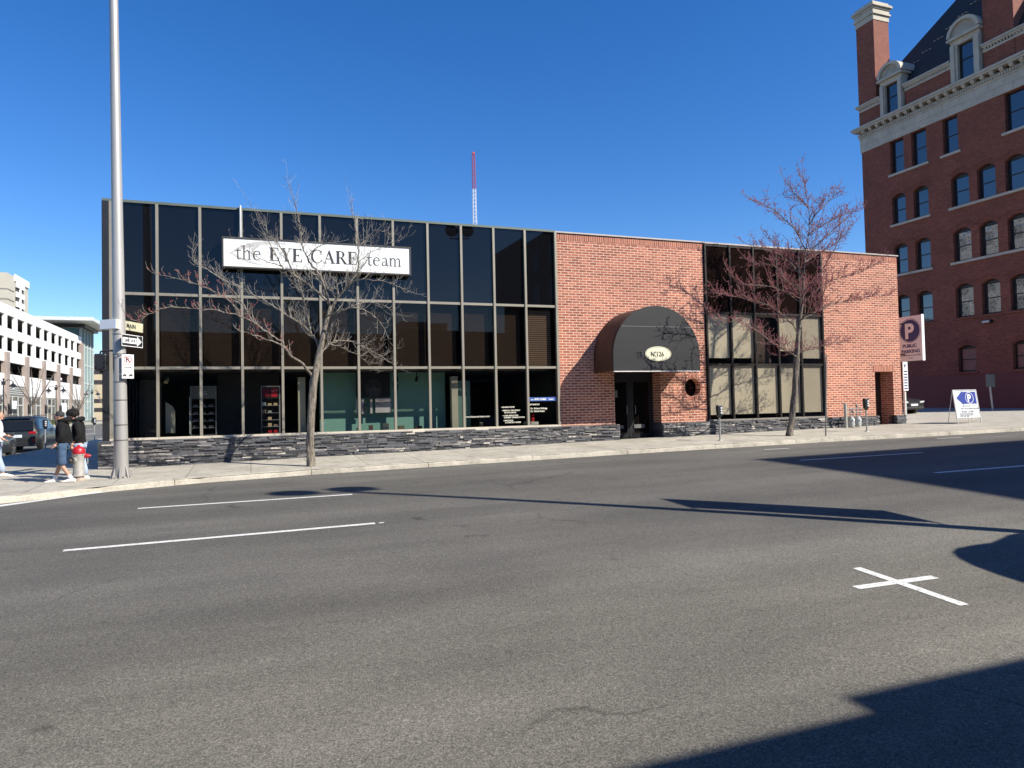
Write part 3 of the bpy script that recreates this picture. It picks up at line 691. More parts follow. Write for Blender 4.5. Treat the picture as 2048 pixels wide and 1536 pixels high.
# portrait poster and cards
ps = thing("poster", "dark portrait poster of a woman's face hanging before the teal wall", "poster", (3.86, 23.9, 1.95))
MB().box(3.30, 23.90, 1.93, 4.43, 23.93, 2.83).build("poster_board", surf("poster_black", (0.012, 0.012, 0.012), 0.6), ps)
Mg = [surf("face_%d" % i, (v, v, v), 0.7) for i, v in enumerate((.05, .085, .012, .14))]
def ell(mb, cx, cz, a, b, y, n=24, a0=0, a1=360, t=.002):
    mb.prism([(cx + a * cos(radians(lerp(a0, a1, i / n))), cz + b * sin(radians(lerp(a0, a1, i / n)))) for i in range(n)], 'y', y - t, y)
m = MB(); ell(m, 3.87, 2.22, .27, .34, 23.899); m.build("face", Mg[0], ps)
m = MB(); ell(m, 3.87, 2.13, .15, .16, 23.896); ell(m, 3.72, 2.18, .07, .05, 23.8955); ell(m, 4.02, 2.18, .07, .05, 23.8955); m.prism([(3.85, 2.1), (3.89, 2.1), (3.885, 2.35), (3.855, 2.35)], 'y', 23.892, 23.8935); m.build("highlights", Mg[1], ps)
m = MB()
for sx_ in (-1, 1):
    ell(m, 3.87 + sx_ * .125, 2.31, .065, .024, 23.892, 16); m.prism([(3.87 + sx_ * .05, 2.365), (3.87 + sx_ * .2, 2.40), (3.87 + sx_ * .205, 2.415), (3.87 + sx_ * .05, 2.392)][::sx_], 'y', 23.888, 23.892)
ell(m, 3.87, 2.015, .075, .017, 23.892, 16); ell(m, 3.855, 2.10, .012, .008, 23.8885); ell(m, 3.885, 2.10, .012, .008, 23.8885); m.build("features", Mg[2], ps)
m = MB()
for sx_ in (-1, 1): ell(m, 3.87 + sx_ * .14, 2.316, .016, .01, 23.888, 10)
m.build("eye_glint", Mg[3], ps)
M_card = surf("card_pink", (0.55, 0.50, 0.50), 0.7)
cp = MB().box(3.93, 23.905, 1.42, 4.46, 23.92, 1.90).build("notice_card", M_card); tag(cp, "pale pink card with small print under the portrait poster", "card", "cards below the portrait poster")
text("card_print", "FARRELLI", .06, M_grey, frame((4.0, 23.903, 1.82), (1, 0, 0)), cp, .0008); text("card_print", "Exclusive\nEyewear", .04, M_grey, frame((3.97, 23.903, 1.72), (1, 0, 0)), cp, .0008)
cp2 = MB().box(3.29, 23.905, 1.40, 3.55, 23.92, 1.88).build("notice_card", M_card); tag(cp2, "narrower pale card left of the printed pink card under the poster", "card", "cards below the portrait poster")
cp3 = MB().box(3.76, 23.905, 1.40, 3.83, 23.92, 1.88).build("notice_card", M_card); tag(cp3, "very thin pale strip card between two wider cards under the poster", "card", "cards below the portrait poster")
def swirl(cx, cz, s, y, lab):
    m = MB()
    for r_, a0, a1, w_ in ((1, 120, 300, .14), (.72, 90, 330, .12), (.42, 0, 350, .1), (1.15, 190, 290, .1)):
        n = 20
        for i in range(n):
            t0, t1 = radians(lerp(a0, a1, i / n)), radians(lerp(a0, a1, (i + 1) / n)); k0 = w_ * sin(pi * (i + .01) / n) + .02; k1 = w_ * sin(pi * (i + 1.01) / n) + .02
            m.prism([(cx + s * (r_ + k0) * cos(t0) * .7, cz + s * (r_ + k0) * sin(t0) * 1.2), (cx + s * (r_ + k1) * cos(t1) * .7, cz + s * (r_ + k1) * sin(t1) * 1.2), (cx + s * (r_ - k1) * cos(t1) * .7, cz + s * (r_ - k1) * sin(t1) * 1.2), (cx + s * (r_ - k0) * cos(t0) * .7, cz + s * (r_ - k0) * sin(t0) * 1.2)], 'y', y - .01, y)
    tag(m.build("eye_decal", M_ink), lab, "decal")
swirl(4.72, 2.42, .17, 24.195, "black curved eye decal high on the teal wall right of the poster")
swirl(3.62, 1.62, .12, 23.88, "smaller black curved eye decal in front of the cards under the poster")
# track lights
for x_, lab in ((4.62, "black spotlight over the teal wall nearer the portrait poster"), (5.30, "black spotlight over the teal wall farther right of the poster"), (-2.35, "lit spotlight hanging by the left end of the shop")):
    t_ = thing("spotlight", lab, "spotlight", (x_, 23.7, 2.45), "track spotlights inside the shop")
    MB().tube([(x_, 23.7, 2.78), (x_, 23.7, 2.55)], .015, 6).build("stem", M_black, t_)
    MB().tube([(x_ + .02, 23.75, 2.60), (x_ - .03, 23.62, 2.48)], [.04, .06], 10).build("lamp_head", M_black if x_ > 0 else surf("lamp_gold", (.7, .55, .3), .4), t_)
# display racks
def rack(x0, x1, y, zt, lab, head, group="display racks inside the shop"):
    t_ = thing("display_rack", lab, "display rack", ((x0 + x1) / 2, y, .36), group)
    M_f = surf("rack_grey", (0.30, 0.30, 0.29), 0.4)
    m = MB()
    for xx in (x0, x1): m.box(xx - .014, y - .02, .37, xx + .014, y + .02, zt); m.box(xx - .014, y + .26, .37, xx + .014, y + .3, zt)
    m.box(x0 + .015, y - .02, zt - .03, x1 - .015, y + .02, zt); m.build("rack_frame", M_f, t_)
    hd = MB().box(x0 + .02, y - .01, zt - .40, x1 - .02, y + .02, zt - .04).build("header_panel", head, t_)
    k = 0
    for z in (.86, 1.07, 1.28, 1.50, 1.73):
        MB().box(x0 + .015, y - .02, z - .012, x1 - .015, y + .28, z).build("shelf", M_f, t_)
    return t_, hd
M_redm = surf("display_red", (0.55, 0.02, 0.03), 0.4)
rk, hd = rack(.33, .87, 23.5, 2.34, "grey display rack with red header panels and small boxes", M_black)
MB().box(.37, 23.482, 1.99, .57, 23.489, 2.26).build("header_picture", surf("dark_red", (0.18, 0.008, 0.012), 0.4), hd)
pr = MB().box(.62, 23.482, 1.99, .80, 23.489, 2.26).build("header_picture", M_redm, hd)
text("header_script", "Carrera", .055, M_wv, frame((.635, 23.479, 2.16), (1, 0, .15), (-.15, 0, 1)), hd, .0008)
rr = random.Random(3); cols = [(.55, .42, .20), (.30, .30, .27), (.50, .36, .2), (.6, .6, .55), (.28, .2, .14)]
for z in (1.07, 1.28, 1.50, 1.73, .86):
    for q in range(3):
        if rr.random() < .25: continue
        x_ = .40 + q * .17; c = cols[rr.randrange(5)]; red = z == .86
        b_ = MB().box(x_ - .055, 23.50, z + .002, x_ + .055, 23.6, z + rr.uniform(.06, .11)).build("display_box", M_redm if red else surf("box%.2f" % c[0], c, .6))
        cn = "red" if red else {.55: "tan", .3: "grey", .5: "orange brown", .6: "pale grey", .28: "brown"}[c[0]]
        shn = {.86: "bottom", 1.07: "lowest middle", 1.28: "centre", 1.50: "second", 1.73: "top"}[z]
        tag(b_, "small %s box at the %s of the %s shelf of the red-topped rack" % (cn, ("left end", "middle", "right end")[q], shn), "box", "boxes on the red-topped rack")
rk2, hd2 = rack(-1.74, -1.02, 24.2, 2.38, "grey spectacle rack with pale header left of the red-topped rack", surf("rack_header", (0.22, 0.22, 0.2), 0.5))
text("header_initials", "GG", .16, M_wv, frame((-1.5, 24.185, 2.1), (1, 0, 0)), hd2, .001)
MB().box(-1.78, 24.16, .9, -1.755, 24.19, 2.05).build("light_strip", surf("strip_white", (.7, .7, .66), .4), rk2)
for z in (1.07, 1.28, 1.50, 1.73):
    for q in range(3):
        x_ = -1.6 + q * .22; g_ = MB()
        for s_ in (-1, 1): g_.tube([(x_ + s_ * .035 + .028 * cos(a), 24.2, z + .05 + .022 * sin(a)) for a in [2 * pi * i / 8 for i in range(9)]], .006, 4, False)
        g_.box(x_ - .075, 24.22, z, x_ + .075, 24.26, z + .022)
        tag(g_.build("spectacles", surf("frames_pale", (.5, .48, .45), .4)), "pale spectacles at the %s of the %s shelf of the grey rack" % (("left end", "middle", "right end")[q], {1.07: "lowest", 1.28: "third", 1.50: "second", 1.73: "top"}[z]), "spectacles", "spectacles on the grey rack")
# sofa, flower, window boxes
so = thing("sofa", "dark brown leather sofa seen low through the glass under the lettering", "sofa", (8.5, 24.6, .36))
M_lea = surf("dark_leather", (0.05, 0.036, 0.028), 0.45)
MB().box(7.85, 24.3, .42, 9.15, 25.0, .80).build("seat", M_lea, so, bevel=.05); MB().box(7.85, 24.9, .81, 9.15, 25.1, 1.22).build("backrest", M_lea, so, bevel=.06)
for x_ in (7.68, 9.16): MB().box(x_, 24.3, .42, x_ + .16, 25.1, 1.0).build("armrest", M_lea, so, bevel=.05)
fl = thing("poinsettia", "red potted flower on a white ledge inside the last pane", "potted plant", (9.38, 23.4, .98))
MB().lathe([(.05, .98), (.075, 1.13)], (9.38, 23.4, 0), 12).build("pot", M_redm, fl)
m = MB(); rr = random.Random(9)
for i in range(26):
    a, e = rr.uniform(0, 2 * pi), rr.uniform(-.1, 1.2); L = rr.uniform(.07, .14); c = Vector((9.38, 23.4, 1.16)); d = Vector((cos(a) * cos(e), sin(a) * cos(e), sin(e))); t_ = Vector((-sin(a), cos(a), 0)) * .028
    m.add([c + d * .03, c + d * L * .6 + t_, c + d * L, c + d * L * .6 - t_], [(0, 1, 2, 3)])
m.build("petals", M_redm, fl, fixn=False)
tag(MB().box(9.10, 23.25, .865, 9.55, 23.55, .975).build("ledge_box", surf("ledge_white", (.62, .58, .48), .6)), "low cream box ledge under the red flower", "box")
for x_, w_, h_, c_, lab in ((3.2, .10, .12, (.14, .13, .08), "small olive box on the sill left of the others"), (4.05, .2, .3, (.55, .52, .36), "cream box on the sill below the cards"), (4.55, .2, .16, (.16, .14, .08), "olive box on the sill right of the mullion"), (5.1, .24, .12, (.05, .03, .025), "dark low box on the sill at the right"), (3.6, .12, .22, (.1, .05, .04), "slim dark brown box on the sill beside the cream box")):
    tag(MB().box(x_, 23.15, .868, x_ + w_, 23.3, .868 + h_ * .7).build("sill_box", surf("sillbox%.2f" % x_, c_, .6)), lab, "box", "boxes on the inside sill")
# ================================================================ STREET POLE WITH SIGNS
M_alu = surf("pole_metal", (0.40, 0.385, 0.36), 0.45, 0.12, 1.2, 0.35, stretch=(1, 1, .25))
sp = thing("street_light_pole", "tall tapered grey metal street light pole at the corner with bolted base", "street light", (-3.04, 20.1, -.06))
H = 14.5
def polex(z): return -3.04 - .0105 * z
MB().tube([(polex(z), 20.1, z) for z in (-.05, 3, 6, 9, 12, H)], [.166, .150, .134, .118, .102, .087], 24).build("pole_shaft", M_alu, sp, True)
m = MB(); m.lathe([(.27, -.07), (.27, -.03), (.20, -.028), (.20, .0)], (-3.04, 20.1, 0), 24)
for i in range(8):
    a = 2 * pi * i / 8; c, s_ = cos(a), sin(a)
    m.add([(-3.04 + c * .17 - s_ * .012, 20.1 + s_ * .17 + c * .012, -.03), (-3.04 + c * .26 - s_ * .012, 20.1 + s_ * .26 + c * .012, -.03), (-3.04 + c * .175 - s_ * .012, 20.1 + s_ * .175 + c * .012, .24), (-3.04 + c * .17 + s_ * .012, 20.1 + s_ * .17 - c * .012, -.03), (-3.04 + c * .26 + s_ * .012, 20.1 + s_ * .26 - c * .012, -.03), (-3.04 + c * .175 + s_ * .012, 20.1 + s_ * .175 - c * .012, .24)], [(0, 1, 2), (3, 5, 4), (0, 3, 4, 1), (1, 4, 5, 2), (2, 5, 3, 0)])
    m.lathe([(.018, -.03), (.018, .03)], (-3.04 + .235 * cos(a + .39), 20.1 + .235 * sin(a + .39), 0), 6)
m.build("base_flange", M_alu, sp)
for i, z in enumerate((.9, 1.28, 1.9, 2.35, 3.05, 3.55)): MB().lathe([(.178 - .0058 * z, z), (.178 - .0058 * z, z + .018)], (polex(z), 20.1, 0), 24).build("strap", surf("strap_steel", (.22, .21, .2), .4, .1, 3, .7), sp)
arm = MB().tube([(polex(H), 20.1, H), (polex(H), 19.4, H + .5), (polex(H), 18.2, H + .7)], [.06, .05, .04], 10).build("arm", M_alu, sp, True)
MB().ball((polex(H), 17.8, H + .65), .2, .5, .12, 12, 8).build("lamp_head", M_alu, sp, True)
def signplate(name, label, C, xd, zd, w_, h_, t_, matf, mate, cat="sign", grp=None):
    o = thing(name, label, cat, C, grp); M = frame(C, xd, zd)
    b_ = MB().box(-w_ / 2, -h_ / 2, -t_, w_ / 2, h_ / 2, 0); b_.xf(M).build("plate", matf, o, bevel=.004)
    return o, M
M_cream = surf("street_sign_cream", (0.52, 0.50, 0.34), 0.5, 0.05)
M_shine = surf("sign_sheet_white", (0.85, 0.86, 0.86), 0.3, 0.02)
# corner street name boxes: two long blades meeting at the pole
cx, cy = -3.09, 19.86
a_dir = Vector((.42, .91, 0)).normalized(); b_dir = Vector((-.62, .45, 0)).normalized()
o, M = signplate("street_name_sign", "cream street name blade reading MAIN, receding right on the corner pole", (cx + a_dir.x * .55, cy + a_dir.y * .55, 3.80), a_dir, (0, 0, 1), 1.08, .235, .05, M_cream, None, grp="street name blades on the corner pole")
text("lettering", "MAIN", .15, M_ink, M @ Matrix.Translation((-.17, -.055, .002)), o, .001, bold=.004, sx=1.05)
o, M = signplate("street_name_sign", "shining white street name blade with blank glare, left of the corner pole", (cx + b_dir.x * .26 - .01, cy + b_dir.y * .26 - .01, 3.80), -b_dir, (.05, 0, 1), .50, .235, .16, M_shine, None, grp="street name blades on the corner pole")
o, M = signplate("one_way_sign", "black sign with white arrow pointing right on the corner pole", (-2.79, 20.15, 3.40), (.47, .88, 0), (0, 0, 1), .80, .30, .006, M_ink, None)
fr = MB(); fr.plate([(-.40, -.15), (.40, -.15), (.40, .15), (-.40, .15)], [[(-.385, -.135), (.385, -.135), (.385, .135), (-.385, .135)]], 'z', .001, .003); fr.xf(M).build("border", M_shine, o)
MB().prism([(-.36, -.07), (.18, -.07), (.18, -.125), (.36, 0), (.18, .125), (.18, .07), (-.36, .07)], 'z', .001, .003).xf(M).build("arrow", M_shine, o)
text("lettering", "ONE WAY", .115, M_ink, M @ Matrix.Translation((-.33, -.04, .005)), o, .0008, bold=.003, sx=.95)
o, M = signplate("no_parking_sign", "white no parking sign with red ringed R on the corner pole", (-2.86, 19.92, 2.84), (.93, .36, 0), (0, 0, 1), .27, .40, .006, M_shine, None)
M_sred = surf("sign_red", (0.42, 0.03, 0.04), 0.5)
m = MB(); n = 28
for i in range(n):
    t0, t1 = 2 * pi * i / n, 2 * pi * (i + 1) / n; m.prism([(q * cos(a), .075 + q * sin(a)) for q, a in ((.078, t0), (.095, t0), (.095, t1), (.078, t1))], 'z', .001, .003)
m.prism([(-.062, .128), (-.052, .138), (.062, .022), (.052, .012)], 'z', .0031, .004); m.xf(M).build("ring", M_sred, o)
text("letter", "R", .15, M_ink, M @ Matrix.Translation((-.05, .022, .0018)), o, .0006, bold=.005)
text("lettering", "BUS STOP", .04, M_sred, M @ Matrix.Translation((-.105, -.07, .002)), o, .0006, bold=.001)
MB().prism([(-.09, -.135), (.05, -.135), (.05, -.15), (.09, -.128), (.05, -.105), (.05, -.12), (-.09, -.12)], 'z', .001, .003).xf(M).build("arrow", M_ink, o)
o, M = signplate("tow_away_sign", "small white plate with two vehicle pictograms below the no parking sign", (-2.86, 19.92, 2.535), (.93, .36, 0), (0, 0, 1), .27, .19, .006, M_shine, None)
m = MB()
for q in (-.075, .065): m.box(q - .045, -.035, .001, q + .045, -.01, .003); m.box(q - .02, -.01, .001, q + .03, .015, .003); m.lathe([(.012, .001), (.012, .0028)], (q - .028, -.04, 0), 10); m.lathe([(.012, .001), (.012, .0028)], (q + .028, -.04, 0), 10)
m.xf(M).build("pictogram", M_ink, o)
ped = thing("pedestrian_signal", "black pedestrian signal box on a bracket left of the corner pole", "signal", (-3.46, 20.05, 2.84))
MB().box(-3.61, 19.95, 2.64, -3.34, 20.2, 3.06).build("housing", M_black, ped, bevel=.03)
MB().box(-3.60, 20.2, 2.68, -3.35, 20.34, 3.02).build("visor", M_black, ped, bevel=.01)
MB().tube([(-3.5, 20.07, 3.04), (-3.48, 20.07, 3.12), (-3.36, 20.08, 3.15), (-3.16, 20.1, 3.14)], .024, 8).build("bracket", M_black, ped, True)
MB().lathe([(.03, 2.58), (.05, 2.62), (.05, 2.65)], (-3.47, 20.07, 0), 8).build("end_cap", M_black, ped)
# ================================================================ HYDRANT
hy = thing("fire_hydrant", "silver fire hydrant with red bonnet by the corner pole", "hydrant", (-3.95, 20.0, -.07))
M_sil = surf("hydrant_silver", (0.40, 0.385, 0.35), 0.45, 0.2, 6, 0.25); M_hr = surf("hydrant_red", (0.40, 0.012, 0.022), 0.4, 0.15, 5); M_conc = surf("hydrant_foot", (0.42, 0.33, 0.28), 0.8, 0.2, 8)
MB().lathe([(.125, -.10), (.12, .06), (.125, .065)], (-3.95, 20.0, 0), 20).build("foot", M_conc, hy, True)
MB().lathe([(.165, .065), (.165, .10), (.13, .105), (.122, .2), (.122, .42), (.135, .52), (.14, .57), (.15, .572), (.15, .60)], (-3.95, 20.0, 0), 24).build("barrel", M_sil, hy, True)
MB().lathe([(.145, .602), (.148, .63), (.135, .72), (.10, .765), (.05, .785), (.03, .79), (.03, .82), (.012, .825)], (-3.95, 20.0, 0), 20).build("bonnet", M_hr, hy, True)
m = MB()
for i in range(8):
    for z_ in (.035, .585): m.lathe([(.013, z_), (.013, z_ + .04)], (-3.95 + .148 * cos(i * pi / 4), 20.0 + .148 * sin(i * pi / 4), .03 if z_ < .1 else 0), 6)
m.build("flange_bolts", surf("bolt_rust", (.16, .10, .07), .7, .2, 9), hy)
MB().tube([(-3.95, 20.0, .46), (-4.06, 19.86, .46)], [.075, .075], 16).build("side_outlet", M_sil, hy)
m = MB(); d = Vector((-.62, -.785, 0))
c0 = Vector((-4.055, 19.867, .46)); m.tube([c0, c0 + d * .035], .095, 18); m.tube([c0 + d * .035, c0 + d * .075], .028, 6); m.build("outlet_cap", surf("cap_dark", (.12, .11, .10), .5), hy)
MB().tube([(-3.85, 20.0, .55), (-3.78, 19.99, .55), (-3.74, 19.99, .55), (-3.68, 19.98, .55)], [.05, .055, .05, .018], 12).build("nozzle_cap", M_hr, hy, True)
MB().tube([(-3.75, 19.96, .5), (-3.745, 19.955, .42), (-3.75, 19.95, .36)], .010, 5).build("chain", M_sil, hy)
# ================================================================ METERS, POSTS
def meter(x, y, zb, lab, h=1.2, grp="parking meters along the kerb"):
    o = thing("parking_meter", lab, "parking meter", (x, y, zb), grp)
    MB().lathe([(.09, 0), (.075, .02), (.03, .028), (.028, .05), (.028, h - .42)], (x, y, zb), 12).build("post", surf("meter_post", (.36, .36, .34), .45, .1, 5, .4), o, True)
    hd = MB().loft([[(x + sx_ * w_, y + sy_ * d_, zb + z_) for sx_, sy_ in ((-1, -1), (1, -1), (1, 1), (-1, 1))] for w_, d_, z_ in ((.03, .03, h - .43), (.085, .06, h - .34), (.095, .065, h - .12), (.095, .065, h - .02), (.08, .055, h + .02))]).build("meter_head", M_black, o, bevel=.012)
    for q in range(3): MB().box(x + .01, y - .075, zb + h - .28 + q * .085, x + .075, y - .064, zb + h - .22 + q * .085).build("window", surf("meter_face", (.62, .63, .62), .3), hd)
    return o
meter(15.15, 20.5, walk_z(15.15, 20.5), "black parking meter on thin post just right of the awning")
meter(21.75, 20.5, walk_z(21.75, 20.5), "black parking meter beside the gas meters and service door", 1.22)
meter(-8.72, 37.5, .026, "black parking meter in the side street next to the dark car", 1.35)
meter(-8.72, 48.3, .026, "far black parking meter in the side street near the building corner", 1.35)
sp2 = tag(MB().tube([(19.15, 19.85, walk_z(19.1, 19.8)), (19.3, 19.85, 3.15)], .028, 6).build("sign_post", surf("post_green_grey", (.20, .20, .18), .5, .1, 4, .3)), "thin bare leaning metal post without a sign right of the red budding tree", "post")
# ================================================================ GAS METERS
gm = thing("gas_meter_set", "grey gas meters with pipes in front of the right brick pier", "gas meter", (23.0, 22.35, .36))
M_gg = surf("gas_grey", (.36, .38, .36), .5, .08)
m = MB(); m.tube([(22.62, 22.35, .3), (22.62, 22.35, 1.36)], .065, 12); m.build("riser_post", surf("riser", (.40, .39, .34), .5), gm, True)
m = MB(); Z = 1.15
m.tube([(22.7, 22.35, Z), (23.55, 22.35, Z)], .022, 8); m.tube([(22.7, 22.35, 1.0), (23.5, 22.35, 1.0)], .018, 8)
for q in (22.86, 23.02, 23.2, 23.38): m.tube([(q, 22.35, Z), (q, 22.35, .82)], .02, 8)
m.tube([(23.2, 22.35, Z), (23.2, 22.35, 1.34)], .02, 8); m.ball((23.2, 22.33, 1.26), .055); m.ball((22.98, 22.33, 1.02), .06)
m.build("pipes", surf("pipe_grey", (.22, .22, .21), .5), gm, True)
for q in (22.94, 23.29):
    b_ = MB().loft([[(q + cos(a) * w_ * (1.0 if abs(cos(a)) < .8 else .95), 22.35 + sin(a) * w_ * .7, .40 + z_) for a in [2 * pi * i / 10 for i in range(10)]] for w_, z_ in ((.11, 0), (.13, .05), (.13, .30), (.07, .42))]).build("meter_body", M_gg, gm, True)
    MB().box(q - .04, 22.235, .66, q + .04, 22.252, .72).build("dial", M_shine, b_)
# ================================================================ PARKING SIGNS
M_psign = surf("parking_sign_face", (0.70, 0.67, 0.70), 0.5, 0.03); M_navy = surf("navy", (0.02, 0.025, 0.13), 0.5)
pk = thing("parking_sign", "big white P public parking sign hung beside the brick corner", "sign", (28.0, 23.9, .55))
X = 28.0; ya, yb_ = 24.40, 23.20
MB().box(X, yb_, 3.2, X + .14, ya, 5.22).build("sign_box", M_psign, pk)
MB().box(X - .006, yb_ - .018, 3.18, X + .146, yb_ - .002, 5.24).build("edge_trim", M_shine, pk)
fx = lambda y_, z_, d=.004: frame((X - d, y_, z_), (0, -1, 0))
cyc, czc = (ya + yb_) / 2, 4.56
m = MB(); m.prism([(cyc + .50 * cos(2 * pi * i / 40), czc + .50 * sin(2 * pi * i / 40)) for i in range(40)], 'x', X - .004, X - .001); m.build("disc", M_navy, pk)
m = MB(); n = 40
for i in range(n):
    t0, t1 = 2 * pi * i / n, 2 * pi * (i + 1) / n; m.prism([(cyc + q * cos(a), czc + q * sin(a)) for q, a in ((.525, t0), (.545, t0), (.545, t1), (.525, t1))], 'x', X - .004, X - .001)
m.build("disc_outline", M_navy, pk); MB().box(X - .004, yb_ + .05, 3.435, X - .001, ya - .05, 3.46).build("rule_line", M_navy, pk)
text("letter", "P", .92, M_psign, fx(cyc + .27, 4.23, .006), pk, .001, bold=.035)
text("lettering", "PUBLIC", .21, M_navy, fx(ya - .20, 3.81), pk, .002, bold=.007, sx=1.08)
text("lettering", "PARKING", .21, M_navy, fx(ya - .13, 3.56), pk, .002, bold=.007, sx=1.08)
text("lettering", "24 HR", .08, M_grey, fx(cyc + .1, 3.29), pk, .002)
for q in (3.5, 4.9): MB().tube([(26.34, ya - .3, q), (X, ya - .3, q)], .03, 8).build('bracket', M_black, pk)
rs = thing('rate_sign', 'narrow white notice board with blue print on a white post at the brick corner', 'sign', (27.1, 23.3, .5))
MB().box(27.02, 23.34, .42, 27.10, 23.42, 3.12).build('post', surf('sign_post_white', (.6, .6, .58), .4), rs)
b_ = MB().box(26.93, 23.30, 1.85, 27.20, 23.335, 3.12).build('panel', M_shine, rs)
text('letter', 'P', .17, M_navy, frame((27.0, 23.296, 2.88), (1, 0, 0)), b_, .001, bold=.012)
for q in range(7): MB().box(26.97, 23.294, 1.92 + q * .125, 27.16, 23.299, 1.97 + q * .125).build('print_line', M_navy, b_)
af = thing("sandwich_board", "white sandwich board with blue arrow and P on the sidewalk edge", "sign", (28.1, 21.2, .33))
bx0, bx1, by, bz, bt = 27.44, 28.80, 21.2, .32, 1.80
lean = lambda z_: (z_ - bz) * .14
def P3(x_, z_, o_=0): return (x_, by + lean(z_) - o_, z_)
m = MB()
for a, c in (((bx0, bz), (bx0 + .0, bt)), ((bx1, bz), (bx1, bt)), ((bx0, bt), (bx1, bt)), ((bx0, .66), (bx1, .66)), ((bx0, bz + .02), (bx1, bz + .02)), (((bx0 + bx1) / 2, bz), ((bx0 + bx1) / 2, .66))):
    m.tube([P3(*a), P3(*c)], .022, 6)
m.tube([(bx0, by + .48, bz), P3(bx0, bt)], .013, 6); m.tube([(bx1, by + .48, bz), P3(bx1, bt)], .013, 6); m.tube([(bx0, by + .48, bz + .02), (bx1, by + .48, bz + .02)], .013, 6)
m.build("frame", surf("board_frame", (.62, .61, .58), .5, .1), af)
M_bf = surf("board_face", (0.62, 0.64, 0.66), 0.45, 0.05)
def slab(mb, pts, o0, o1):
    n = len(pts); vs = [P3(*p, o0) for p in pts] + [P3(*p, o1) for p in pts]; tri = tessellate_polygon([[Vector((p[0], p[1], 0)) for p in pts]])
    mb.add(vs, [tuple(q) for q in tri] + [tuple(n + i for i in q) for q in tri] + [(i, (i + 1) % n, n + (i + 1) % n, n + i) for i in range(n)])
m = MB(); slab(m, [(bx0 + .03, .68), (bx1 - .03, .68), (bx1 - .03, bt - .03), (bx0 + .03, bt - .03)], -.01, .01); m.build("board", M_bf, af)
M_bl = surf("board_blue", (0.02, 0.04, 0.26), 0.45)
m = MB(); slab(m, [(27.58, 1.47), (27.95, 1.18), (27.95, 1.23), (28.72, 1.23), (28.72, 1.73), (27.95, 1.73), (27.95, 1.77)], .011, .014); m.build("arrow", M_bl, af)
bm_ = lambda x_, z_, o_: frame(P3(x_, z_, o_), (1, 0, 0), (0, .14, 1))
m = MB(); n = 30
for i in range(n):
    t0, t1 = 2 * pi * i / n, 2 * pi * (i + 1) / n; slab(m, [(28.33 + q * cos(a), 1.48 + q * sin(a)) for q, a in ((.215, t0), (.235, t0), (.235, t1), (.215, t1))], .015, .018)
m.build("circle", M_shine, af)
text("letter", "P", .42, M_shine, bm_(28.20, 1.33, .017), af, .002, bold=.014)
for s_, x_, z_, b_ in ((.075, 27.85, 1.11, "HOW TO PAY"), (.085, 27.72, 1.0, "TEXT OR DOWNLOAD APP"), (.11, 27.75, .87, "281581  ZONE"), (.05, 27.6, .80, "SCAN THE CODE OR VISIT THE PAY"), (.05, 27.65, .745, "STATION TO PURCHASE PARKING"), (.06, 27.62, .69, "24 HR   $5.00   $8.00")):
    text("board_print", b_, s_, M_ink, bm_(x_, z_, .012), af, .001, bold=.001)
lp = thing("sign_post", "grey sign seen from behind on a thin post in front of the dark red wall", "sign", (39.9, 28.7, .6))
MB().tube([(39.95, 28.7, .55), (39.7, 28.7, 2.75)], .05, 8).build("post", surf("lot_post", (.42, .42, .40), .5), lp)
MB().box(39.4, 28.63, 2.05, 40.1, 28.645, 2.78).build("plate", surf("plate_back", (.16, .18, .18), .5), lp)
# ================================================================ VICTORIAN BRICK TOWER BLOCK (right)
TX = 44.0
M_tb = brick("dark_red_brick", "yz", (0.23, 0.069, 0.042), (0.335, 0.110, 0.068), (0.19, 0.082, 0.058), 0.22, 0.075, 0.010, 0.0, 0.85, 0.25)
M_tbx = brick("dark_red_brick_front", "xz", (0.26, 0.085, 0.055), (0.34, 0.12, 0.08), (0.22, 0.11, 0.085), 0.22, 0.075, 0.010, 0.0, 0.85, 0.2)
M_terra = surf("terracotta_cream", (0.46, 0.42, 0.335), 0.75, 0.14, 1.6, bump=.3, bscale=20)
M_slate = surf("roof_slate", (0.022, 0.024, 0.026), 0.75, 0.35, 14, bump=.6, bscale=10)
M_painted = surf("painted_red", (0.16, 0.038, 0.032), 0.6, 0.08, 1)
G_t = darkglass("sash_glass", (0.02, 0.025, 0.035), 0.10, 1.1, 1.0, 0.02, 0.9)
G_t2 = darkglass("sash_glass_warped", (0.03, 0.035, 0.04), 0.9, 2.6, 1.0, 0.02, 1.0)
M_sash = surf("sash_black", (0.012, 0.012, 0.012), 0.5)
tw = thing("brick_block", "tall dark red Victorian brick block with cream cornice, arched windows and chimneys", "building", (46, 32, .7))
def seg_arch(y0, y1, z0, z1, rise, n=8):
    """opening polygon in (y,z) with a segmental head"""
    p = [(y0, z0), (y1, z0)]
    for i in range(n + 1):
        t = i / n; y = lerp(y1, y0, t); p.append((y, z1 - rise + rise * (1 - (2 * t - 1) ** 2)))
    return p
wins = []
colA = [(37.33, 38.47), (35.52, 36.70)]; colB = [(32.57, 33.82), (30.82, 32.02), (29.0, 30.2)]
for y0, y1 in colA + [(33.19, 34.27), (28.85, 30.06)]: wins.append((y0, y1, 17.80, 20.20, 0, 0))
for y0, y1 in colA + colB:
    wins.append((y0, y1, 14.12, 16.28, .25, 0)); wins.append((y0, y1, 10.46, 12.64, .25, 1 if y0 < 34 else 0)); wins.append((y0, y1, 6.74, 8.94, .25, 1 if y0 < 34 else 0))
for y0, y1 in (colB[0], (28.98, 30.22)): wins.append((y0, y1, 3.15, 4.90, .22, 2))
wins += [(y0 - 3.4, y1 - 3.4, z0, z1, r, g) for (y0, y1, z0, z1, r, g) in wins if y0 < 31 and z0 > 5]
